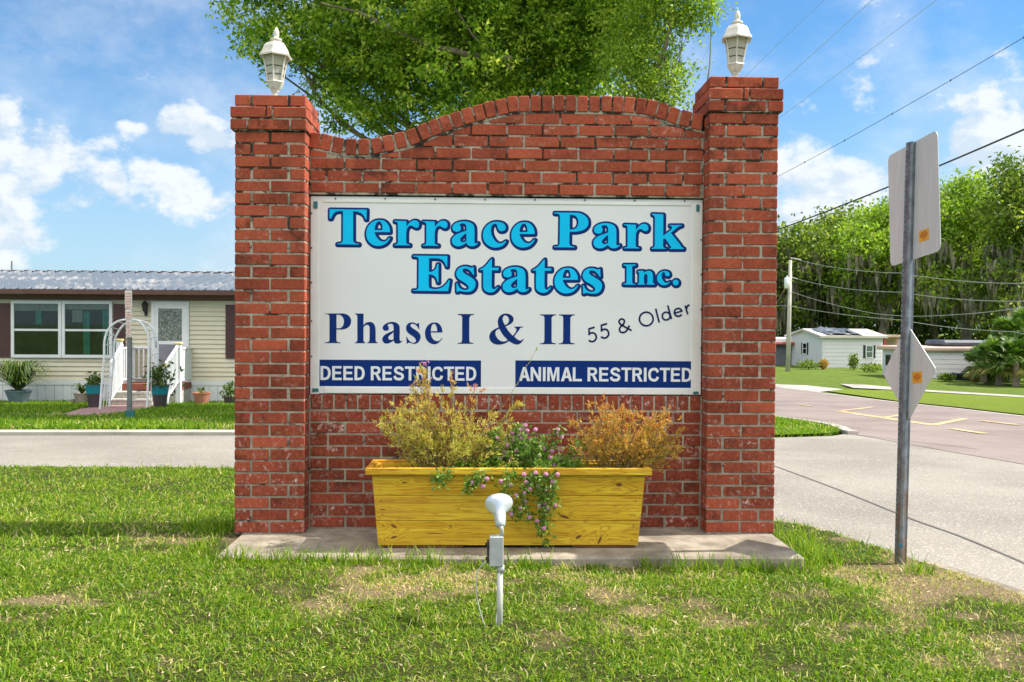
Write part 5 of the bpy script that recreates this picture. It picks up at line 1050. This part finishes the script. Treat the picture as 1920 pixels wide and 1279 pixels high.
cx_, cz_ = hx(275), hz_(576); b = B(); Tm = Matrix.Translation((cx_, HY-.12, cz_)); b.lathe([(.03, -.10), (.05, -.09), (.075, .05), (.085, .06), (.04, .13), (.012, .15)], 8, Tm); b.box(cx_-.03, cx_+.03, HY-.06, HY-.022, cz_-.2, cz_+.02); b.tube([(cx_, HY-.06, cz_-.15), (cx_, HY-.12, cz_-.15), (cx_, HY-.12, cz_-.09)], .012, 6)
child('wall_lantern', b, 'black', hm)
# antenna on roof
ap = at(22, 512, HD+3); child('vent_pipe', B().tube([ap-(0, 0, .3), ap+(0, 0, .32)], .022, 8), 'galvgrey', hm)
# ---- porch and steps: one thing
px0_ = hx(218); pd = .85; pz = hz_(720)
po = empty('porch_steps', (hx(250), HY-.8, gz0), 'white railed entry porch with grey steps in front of the door', 'porch'); DY = HY-pd
def qx(px, dd): return onY(px, 700, HY-dd)[0]
def qz(py, dd): return onY(270, py, HY-dd)[2]
MT['redwood'] = plain('red_brown_deck', (.26, .07, .04), .7, var=.2); MT['stepgrey'] = plain('grey_block', (.46, .43, .37), .9, var=.2, sc=12, bump=.3); MT['cap'] = plain('yellowed_cap', (.62, .50, .18), .6, var=.1)
dz = qz(720, pd); child('deck', B().box(qx(226, pd), qx(338, pd), DY, HY-.04, dz-.14, dz), 'redwood', po)
child('foundation', B().box(qx(300, pd), qx(337, pd), DY+.05, HY-.05, gz0-.1, dz-.145), 'stepgrey', po)
b = B(); sw0, sw1 = 214, 289
for i in range(3):
    yy = DY-.30*(i+1); zt2 = dz-.02-(dz-gz0)*(i+1)/3.6; b.cbox(qx(sw0+i*-1, pd+.3*i), qx(sw1, pd+.3*i), yy, DY-.002-.001*i, gz0-.15, zt2-.05-.001*i, .004); b.cbox(qx(sw0-1-i, pd+.3*i), qx(sw1+1, pd+.3*i), yy-.02, yy+.29, zt2-.048, zt2, .004)
child('steps', b, 'stepgrey', po)
def rail(b, p, q_, h, n):
    p, q_ = np.array(p, float), np.array(q_, float); b.tube([p+(0, 0, h), q_+(0, 0, h)], .035, 6); b.tube([p+(0, 0, .08), q_+(0, 0, .08)], .025, 6)
    for i in range(n+1):
        t = p+(q_-p)*i/n; b.box(t[0]-.018, t[0]+.018, t[1]-.018, t[1]+.018, t[2]+.08, t[2]+h)
hR = qz(654, pd)-dz
b = B(); rail(b, (qx(227, pd), DY+.03, dz), (qx(227, pd), HY-.06, dz), hR, 6); rail(b, (qx(229, pd), HY-.09, dz), (qx(229, pd)+.32, HY-.09, dz), hR, 3); child('side_rail', b, 'white', po)
b = B(); rail(b, (qx(337, pd), DY+.03, dz), (qx(337, pd), HY-.06, dz), hR, 7); b.box(qx(337, pd)-.012, qx(337, pd)+.012, DY+.06, HY-.08, dz+.06, dz+hR-.03); child('side_rail', b, 'white', po)
fy = DY-.95
gz1 = float(G(qx(250, pd+1), fy))
for xt, xb_, nm in ((229, 207, 0), (334, 311, 1)):
    b = B(); P0 = np.array([qx(xt, pd), DY, dz]); P1 = np.array([qx(xb_, pd+.95), fy, gz1+.05]); rail(b, P0, P1, .88, 9); child('stair_rail', b, 'white', po)
for xt, dd, py, zb in ((224, pd, 640, gz0), (335, pd, 646, gz0), (310.5, pd+.95, 688, gz1)):
    x_, zt2 = qx(xt, dd), qz(py, dd); p_o = child('newel_post', B().box(x_-.055, x_+.055, HY-dd-.055, HY-dd+.055, zb-.1, zt2), 'white', po); child('cap', B().cbox(x_-.08, x_+.08, HY-dd-.08, HY-dd+.08, zt2+.001, zt2+.05, .012), 'cap', p_o)
# ---- arbour
def arbour():
    d0, d1 = 18.9, 19.7; Y0, Y1 = d0-5.2716, d1-5.2716; g0_ = gp(235, 765)
    r = empty('garden_arbor', (g0_[0], Y0, g0_[2]), 'white arched metal garden arbor standing in front of the steps', 'arbor')
    for Y_, pts in ((Y0, [(187.5, 767), (191, 720), (195, 672), (196, 640), (203, 618), (220, 603), (242, 599), (262, 603), (275, 622), (279, 642), (278, 700), (275.5, 766)]), (Y1, [(205, 762), (208.5, 720), (213, 672), (215, 640), (222, 622), (234, 608), (252, 601), (272, 604), (288, 618), (295, 640), (296, 690), (296, 758)])):
        P = [onY(x, y, Y_) for x, y in pts]; P = np.array(smooth(P, 4)); child('arch', B().tube(P, .022, 6), 'white', r)
        if Y_ == Y0: PA = P
        else: PB = P
    b = B()
    for i in list(range(2, 22, 3))+list(range(26, 44, 3)):
        b.tube([PA[i], PB[i]], .009, 5)
    for sl_ in (slice(0, 16), slice(30, 45)):
        for t in (.33, .66): b.tube(PA[sl_]*(1-t)+PB[sl_]*t, .007, 4)
    child('lattice', b, 'white', r); return r
arbour()
# ---- small street marker in the yard
def marker():
    g = gp(243, 788); d = (g-CAM)@fw; r = empty('street_marker', g, 'narrow faded red and white sign on a grey post in the yard strip', 'sign'); gz = g[2]
    def h(py): return at(243, py, d)[2]
    child('post', B().box(g[0]-.035, g[0]+.035, g[1]-.02, g[1]+.02, gz-.2, h(632)), 'galvgrey', r); child('base_sleeve', B().box(g[0]-.055, g[0]+.07, g[1]-.04, g[1]+.04, gz-.1, gz+.16), 'teal', r)
    MT['fadedred'] = plain('faded_red', (.55, .28, .24), .7, var=.3, sc=30); MT['offwhite'] = plain('faded_white', (.62, .56, .52), .6, var=.12, sc=20)
    for (a, c_, y0, y1, dy, an) in ((237.5, 250.5, 545, 580, -.05, 0), (238, 250, 581, 600, -.05, 0), (240, 249, 601, 634, -.05, 0)):
        u, v = at(a, 600, d)[0], at(c_, 600, d)[0]; z0, z1 = h(y1), h(y0); s = child('sign_panel', B().cbox(u, v, g[1]+dy, g[1]+dy+.02, z0+.01, z1, .004), 'offwhite', r); b = B(); k = z0+.03
        while k < z1-.03: b.box(u+.012, v-.012, g[1]+dy-.003, g[1]+dy-.0005, k, k+.018); k += .042
        child('print', b, 'fadedred', s)
marker()
# ---- pots
def pot(name, label, px, py, r0, r1, h, m, rim=None, plant=None, cat='plant pot', n=60, pl=.4, group=None, band=None):
    g = gp(px, py); r = empty(name, g, label, cat, group); body = obj('pot', B().lathe([(r0, 0), (lerp(r0, r1, .5)*1.02, h*.5), (r1, h), (r1*1.06, h+.001), (r1*1.06, h*1.06), (r1*.9, h*1.06), (r1*.85, h*.9)], 24), m, r, False)
    if band: obj('band', B().lathe([(lerp(r0, r1, .66)*1.035, h*.66), (r1*1.07, h*1.062), (r1*.9, h*1.064)], 24, cap=False), band, body)
    if plant == 'spider':
        V = []; RR = []
        for _ in range(n):
            a = random.uniform(0, 2*math.pi); L_ = pl*random.uniform(.6, 1.1); hh = random.uniform(.35, 1)*pl; P = []
            for t in np.linspace(0, 1, 6): P.append(np.array([math.cos(a)*L_*t*1.1, math.sin(a)*L_*t*1.1, h*.95+hh*math.sin(t*2.4)*1.0]))
            s2 = np.array([-math.sin(a), math.cos(a), 0]); w = .018
            for i in range(5): wa, wb = w*(1-i/6), w*(1-(i+1)/6); V += [P[i]-s2*wa, P[i]+s2*wa, P[i+1]+s2*wb, P[i+1]-s2*wb]; RR.append(min(1, max(0, random.gauss(.42, .26))))
        fastmesh('leaves', np.array(V), 4, 'potleaf', r, RR)
    elif plant:
        P = np.array([0, 0, h])+RNG.normal(0, 1, (n*6, 3))*(pl*.28, pl*.28, pl*.3)+(0, 0, pl*.42); obj('stems', B().tube([(0, 0, h*.8), (.02, 0, h+pl*.6)], .012, 5), 'stem', r); fastmesh('leaves', leafquads(P, unit(RNG.normal(0, 1, P.shape)), RNG.uniform(.07, .15, len(P)), RNG.uniform(.03, .06, len(P))), 4, 'potleaf', r, RNG.beta(2, 2.4, len(P)))
    return r
MT['bluepot'] = plain('slate_blue_glaze', (.16, .21, .26), .4, var=.15); MT['terra'] = plain('terracotta', (.42, .17, .10), .8, var=.15); MT['brownpot'] = plain('dark_brown_glaze', (.075, .055, .06), .35, var=.1); MT['tealg'] = plain('teal_glaze', (.01, .22, .26), .35, var=.1); MT['greypot'] = plain('weathered_clay', (.36, .28, .24), .85, var=.2)
pot('spider_plant_pot', 'big slate-blue bowl with an arching spider plant under the double window', 35, 758, .16, .28, .30, 'bluepot', plant='spider', n=420, pl=.72)
pot('tall_planter_pot', 'teal and brown tapered pot on the left of the arbor', 177, 765, .11, .17, .46, 'brownpot', plant='bush', n=22, pl=.22, group='teal and brown tapered pots', band='tealg')
pot('tall_planter_pot', 'teal and brown tapered pot with a leafy plant on the right of the arbor', 300, 767, .11, .17, .46, 'brownpot', plant='bush', n=60, pl=.45, group='teal and brown tapered pots', band='tealg')
pot('clay_pot', 'weathered clay pot with spiky plant beside the left teal pot', 154, 758, .12, .18, .24, 'greypot', plant='spider', n=30, pl=.28)
pot('terracotta_pot', 'empty reddish terracotta pot against the skirting right of the porch', 378, 760, .13, .19, .27, 'terra', plant='bush', n=3, pl=.15)
pot('dark_pot', 'small dark pot with leafy plant beside the left pillar', 432, 760, .11, .15, .18, 'brownpot', plant='bush', n=30, pl=.32)
g = gp(128, 758); lg = obj('garden_log', B().tube([(0, 0, .03), (.35, .05, .14), (.62, .1, .22)], [.05, .045, .03], 8).tube([(.15, -.05, .02), (.5, 0, .1)], [.04, .025], 6), 'bark'); lg.location = tuple(g); tag(lg, 'weathered brown driftwood pieces leaning by the clay pot', 'log')

# ------------------------------------------------------------------ homes across the main road
MT['whitesiding'] = plain('white_siding', (.66, .64, .655), .6, var=.04, sc=.4); MT['shingle'] = plain('pale_roof', (.52, .48, .43), .85, var=.12, sc=.6); MT['tarp'] = plain('tarp_and_rib_shade', (.09, .105, .13), .6, var=.4, sc=.8); MT['pinkroof'] = plain('pinkish_roof_edge', (.55, .38, .31), .85, var=.25, sc=.5); MT['greywall'] = plain('dark_grey_siding', (.12, .13, .15), .7, var=.15); MT['red'] = plain('red_paint', (.42, .06, .05), .6)
def rotM(loc, a): return Matrix.Translation(tuple(float(x) for x in loc))@Matrix.Rotation(a, 4, 'Z')
def wallrows(b, L_, z0, z1, y, M, st=.25):
    k = z0
    while k < z1-.01: k2 = min(k+st, z1); V = np.array([(0, y-.02, k), (L_, y-.02, k), (L_, y, k2), (0, y, k2)]); b.add(xf(M, V), [(0, 1, 2, 3)]); k = k2
def fhome(name, label, px, py, d, a, Lx, Wy, H, rise, roofm, wallm, wins, gable=True, tarp=None, over=.25):
    K = at(px, py, d); K[2] = G(K[0], K[1]); r = empty(name, K, label, 'house', 'mobile homes across the main road'); M0 = Matrix.Rotation(a, 4, 'Z')
    b = B(); b.box(0, Lx, 0, Wy, -.5, H, M0); wallrows(b, Lx, .0, H, -.001, M0)
    if gable: b.add(xf(M0, np.array([(0, 0, H), (0, Wy, H), (0, Wy/2, H+rise), (Lx, 0, H), (Lx, Wy, H), (Lx, Wy/2, H+rise)])), [(0, 2, 1), (3, 4, 5)])
    obj('wall', b, wallm, r); o = over; b = B()
    if gable: V = [(-o, -o, H-o*rise/(Wy/2)), (Lx+o, -o, H-o*rise/(Wy/2)), (Lx+o, Wy/2, H+rise), (-o, Wy/2, H+rise), (Lx+o, Wy+o, H-o*rise/(Wy/2)), (-o, Wy+o, H-o*rise/(Wy/2))]; V2 = [(v[0], v[1], v[2]+.14) for v in V]; b.add(xf(M0, np.array(V+V2)), [(6, 7, 8, 9), (9, 8, 10, 11), (0, 3, 2, 1), (3, 5, 4, 2), (0, 1, 7, 6), (0, 6, 9, 3), (3, 9, 11, 5), (1, 2, 8, 7), (2, 4, 10, 8), (4, 5, 11, 10)])
    else: b.cbox(-o, Lx+o, -o, Wy+o, H+.002, H+rise, .06, M0)
    rf_ = obj('roof', b, roofm, r)
    if tarp:
        for x0_, x1_ in tarp:
            V = []; nx_, ny_ = 9, 6
            for j in range(ny_):
                for i in range(nx_):
                    u = x0_+(x1_-x0_)*i/(nx_-1)+random.uniform(-.1, .1); t = j/(ny_-1)*.92+random.uniform(-.02, .02); V.append((u, -o*.7+(Wy/2+o*.7)*t, H-o*.7*rise/(Wy/2)+(rise+o*.7*rise/(Wy/2))*t+.19+random.uniform(0, .14)*(0 < i < nx_-1)))
            b = B(); b.add(xf(M0, np.array(V)), [(j*nx_+i, j*nx_+i+1, (j+1)*nx_+i+1, (j+1)*nx_+i) for j in range(ny_-1) for i in range(nx_-1) if random.random() < .93]); obj('tarp', b, 'tarp', rf_)
    for x_, z0, z1, w, fc in wins:
        Mw = M0 if fc == 0 else M0@Matrix.Translation((0, Wy, 0))@Matrix.Rotation(R(-90), 4, 'Z'); f = B(); f.box(x_, x_+w, -.06, -.022, z0, z0+.06, Mw); f.box(x_, x_+w, -.06, -.022, z1-.06, z1, Mw); f.box(x_, x_+.06, -.06, -.022, z0+.06, z1-.06, Mw); f.box(x_+w-.06, x_+w, -.06, -.022, z0+.06, z1-.06, Mw); f.box(x_+.06, x_+w-.06, -.055, -.022, (z0+z1)/2-.02, (z0+z1)/2+.02, Mw)
        wo_ = obj('window', f, 'white' if fc != 2 else 'black', r); obj('pane', B().box(x_+.062, x_+w-.062, -.035, -.03, z0+.062, z1-.062, Mw), 'glass', wo_)
        if fc in (0, 1) and w < 1: obj('shutter', B().box(x_-.16, x_-.01, -.05, -.025, z0, z1, Mw).box(x_+w+.01, x_+w+.16, -.05, -.025, z0, z1, Mw), 'black', wo_)
    return r, M0, K
ra, Ma, Ka = fhome('gabled_home', 'white gabled mobile home with dark tarps on its pale roof, right of the utility pole', 1541, 709, 62, R(9), 4.35, 4.6, 2.0, .42, 'shingle', 'whitesiding', [(3.1, .62, 1.48, .55, 0), (2.0, .8, 1.6, .6, 1)], tarp=[(.3, 2.9)])
obj('eave_porch', B().box(4.6, 6.6, .2, 3, 2.02, 2.16, Ma).box(4.6, 6.6, 1.6, 1.7, 0, 2.0, Ma), 'pinkroof', ra); obj('porch_post', B().box(4.62, 4.74, .22, .34, 0, 2.0, Ma), 'red', ra)
rb, Mb, Kb = fhome('long_home', 'long pale flat-fronted home with pinkish roof edge behind the diamond sign', 1712, 719, 50, R(2), 5.7, 3.6, 1.42, .24, 'pinkroof', 'whitesiding', [(.5, .55, 1.15, .5, 2)], gable=False)
obj('tarp', B().cbox(2.1, 5.2, .9, 3, 1.665, 2.0, .12, Mb), 'tarp', rb)
rc_, Mc, Kc = fhome('carport_home', 'low home with white flat roof and red trim behind the utility pole', 1440, 703, 66, R(4), 2.45, 5, 1.55, .34, 'white', 'greywall', [(.85, .55, 1.25, .7, 2)], gable=False)
obj('red_awning', B().cbox(.1, 1.9, -.5, -.05, 1.42, 1.56, .03, Mc), 'red', rc_)
k = at(1791, 721, 48.5); k[2] = G(k[0], k[1]); ac = empty('air_conditioner', k, 'two dark boxy cooling units against the long pale home', 'air conditioner')
obj('cabinet', B().cbox(0, .42, 0, .4, 0, .37, .02).cbox(.45, .86, 0, .4, 0, .36, .02), plain('dark_blue_cabinet', (.035, .05, .08), .5), ac); b = B()
for i in range(9): b.box(.03, .39, -.012, -.002, .04+i*.034, .055+i*.034); b.box(.48, .83, -.012, -.002, .04+i*.034, .055+i*.034)
obj('grille', b, 'black', ac)
def bush(label, px, py, d, r, h, m='oakR', n=500, ls=.16):
    k = at(px, py, d); k[2] = G(k[0], k[1]); e = empty('garden_shrub', k, label, 'shrub', 'shrubs along the far homes'); P = unit(RNG.normal(0, 1, (n, 3)))*RNG.uniform(.3, 1, (n, 1))*(r, r, h*.55)+(0, 0, h*.5); fastmesh('foliage', leafquads(P, unit(RNG.normal(0, 1, P.shape)+(0, 0, .4)), RNG.uniform(.6, 1.2, n)*ls, RNG.uniform(.3, .6, n)*ls), 4, m, e, RNG.uniform(0, 1, n)); obj('stem', B().tube([(0, 0, -.1), (0, 0, h*.6)], .03, 5), 'stem', e)
for lab, px, py, d, r, h, m in (('low dark shrub under the gable end of the white home', 1515, 708, 60, .75, .55, 'oakR'), ('small orange-yellow shrub at the corner of the white gabled home', 1544, 711, 60, .3, .6, 'heath_red'), ('thin upright shrub halfway along the white gabled home', 1600, 713, 59, .35, 1.0, 'oakR'), ('low shrub at the right end of the white gabled home', 1635, 716, 57, .8, .45, 'oakR'), ('brownish shrub right of the dark cooling units', 1828, 724, 47.5, .45, .62, 'heath_red'), ('small green shrub just left of the dark cooling units', 1774, 724, 47.5, .4, .35, 'oakR')): bush(lab, px, py, d, r, h, m)
# palms
def palm(label, px, py, d, th, R_, nf, m='palm'):
    k = at(px, py, d); k[2] = G(k[0], k[1]); e = empty('fan_palm', k, label, 'palm', 'fan palms at the right edge'); obj('trunk', B().tube([(0, 0, -.2), (.03, 0, th*.5), (0, .02, th)], [.16, .14, .12], 10), plain('pale_palm_trunk', (.42, .30, .24), .9, var=.3, sc=12, bump=.5) if 'ptr' not in MT else MT['ptr'], e)
    V = []; RR = []
    for f_ in range(nf):
        a = random.uniform(0, 2*math.pi); elv = random.uniform(-.5, 1.25); L_ = R_*random.uniform(.55, .8); dr = np.array([math.cos(a)*math.cos(elv), math.sin(a)*math.cos(elv), math.sin(elv)]); hub = np.array([0, 0, th])+dr*L_*.55; sd_ = unit(np.cross(dr, (0, 0, 1))); upn = np.cross(sd_, dr); old = elv < -.2 and random.random() < .6
        for s_ in np.linspace(-1.25, 1.25, 17):
            ld = unit(dr*math.cos(s_)+sd_*math.sin(s_)+upn*random.uniform(-.1, .1)); l1 = L_*.62*(1-.2*abs(s_)); m1 = hub+ld*l1*.6; t1 = hub+ld*l1-(0, 0, .18*l1+abs(s_)*.08); w = np.cross(ld, upn)*.028*R_
            V += [hub, m1-w, m1+w, hub+upn*.001, m1-w, m1+w, t1, t1]; V[-1] = t1+w*.1
            c_ = random.uniform(.88, 1) if old else min(.85, max(0, random.gauss(.5, .2))); RR += [c_, c_]
    fastmesh('fronds', np.array(V), 4, m, e, RR)
MT['ptr'] = plain('pale_palm_trunk', (.42, .30, .24), .9, var=.3, sc=12, bump=.5)
for lab, px, py, d, th, R_, nf in (('leftmost low fan palm with a yellowing frond beside the pale home', 1843, 727, 47, .8, 1.5, 44), ('second fan palm from the left in the right-edge clump', 1872, 731, 45, 1.05, 1.75, 50), ('third fan palm, with pale trunk, in the right-edge clump', 1904, 733, 44, 1.1, 1.75, 50), ('tallest fan palm at the back of the right-edge clump', 1890, 722, 50, 2.0, 1.9, 50), ('fan palm half outside the right edge', 1935, 730, 45, 1.6, 1.9, 50), ('fan palm at the back, farthest right', 1925, 720, 52, 2.5, 2.0, 50)): palm(lab, px, py, d, th, R_, nf)
bush('dense dark green shrub filling the gap beneath the right-edge palms', 1890, 727, 48, 1.7, 1.7, 'oakR', 3800, .2)
bush('leafy dark shrub at the foot of the leftmost fan palm', 1856, 727, 47.6, .7, .9, 'oakR', 1200, .16)

# ------------------------------------------------------------------ utility pole and wires
MT['poleconc'] = plain('pale_pole', (.46, .43, .37), .85, var=.15, sc=2); MT['wire'] = plain('cable', (.05, .05, .05), .6); MT['palewire'] = plain('pale_cable', (.42, .42, .38), .6)
ug = at(1477, 713, 57); ug[2] = G(ug[0], ug[1]); up_ = empty('utility_pole', ug, 'pale utility pole with a transformer beside the far homes', 'utility pole'); d = 57; tp = at(1482, 488, d)
child('pole', B().tube([ug-(0, 0, .3), tp], [.15, .10], 12), 'poleconc', up_, True)
c0 = at(1475.5, 531, d-.35); child('transformer', B().lathe([(.12, -.32), (.16, -.3), (.16, .3), (.10, .34)], 14, Matrix.Translation(tuple(c0))).tube([c0+(0, 0, .3), c0+(0, 0, .45)], .03, 6), 'white', up_, True)
a, c_ = at(1482, 482, d), at(1500, 487, d+.5); child('arm', B().tube([at(1482, 484, d), at(1502, 487, d)], .04, 6).tube([at(1484, 520, d), at(1495, 523, d)], .03, 6), 'poleconc', up_)
def wire(label, pts, r, m, sag, nodes=0):
    P = [at(*p) for p in pts]; o0 = P[0]; A = []
    for p, q_ in zip(P, P[1:]): A += list(arcs(p, q_, -sag, 24))
    b = B().tube(np.array(A)-o0, r, 5); 
    if nodes:
        for i in range(2, len(A)-1, max(1, len(A)//nodes)): b.lathe([(.0, -.05), (r*3, 0), (.0, .05)], 6, Matrix.Translation(tuple(A[i]-o0)))
    o = obj('power_line', b, m); o.location = tuple(o0); tag(o, label, 'cable')
wire('thick dark cable sloping up to the right behind the rectangular sign', [(1100, 568, 40), (1455, 432, 26), (1920, 243, 16), (2500, 20, 12)], .018, 'wire', .05)
wire('thin cable with small knots sloping up to the right above the clouds', [(1250, 430, 50), (1470, 325, 38), (1920, 70, 24), (2400, -200, 19)], .009, 'wire', .06, 14)
wire('thin cable starting beside the taller lantern, topmost of the three', [(1380, 160, 44), (1565, -20, 36)], .008, 'palewire', .0)
wire('thin cable crossing the sky just above the taller pillar cap', [(1380, 215, 44), (1470, 150, 38), (1680, -40, 30)], .008, 'palewire', .0)
wire('thin cable crossing the upper right sky', [(1380, 275, 44), (1470, 215, 38), (1770, -10, 30)], .008, 'palewire', .0)
for lab, pts, s in (('highest pale line running right from the utility pole arm', [(1485, 484, 57), (1690, 512, 45), (2000, 530, 36)], .2), ('pale line running right from below the pole arm', [(1487, 521, 57), (1690, 548, 45), (2000, 562, 36)], .2), ('sagging pale line from the middle of the utility pole', [(1484, 547, 57), (1640, 588, 48), (1790, 590, 42), (2000, 560, 34)], .1), ('lowest pale line crossing in front of the oaks', [(1380, 566, 62), (1478, 573, 57), (1690, 600, 45), (1900, 622, 40), (2000, 628, 38)], .1)):
    wire(lab, pts, .015, 'palewire', s)
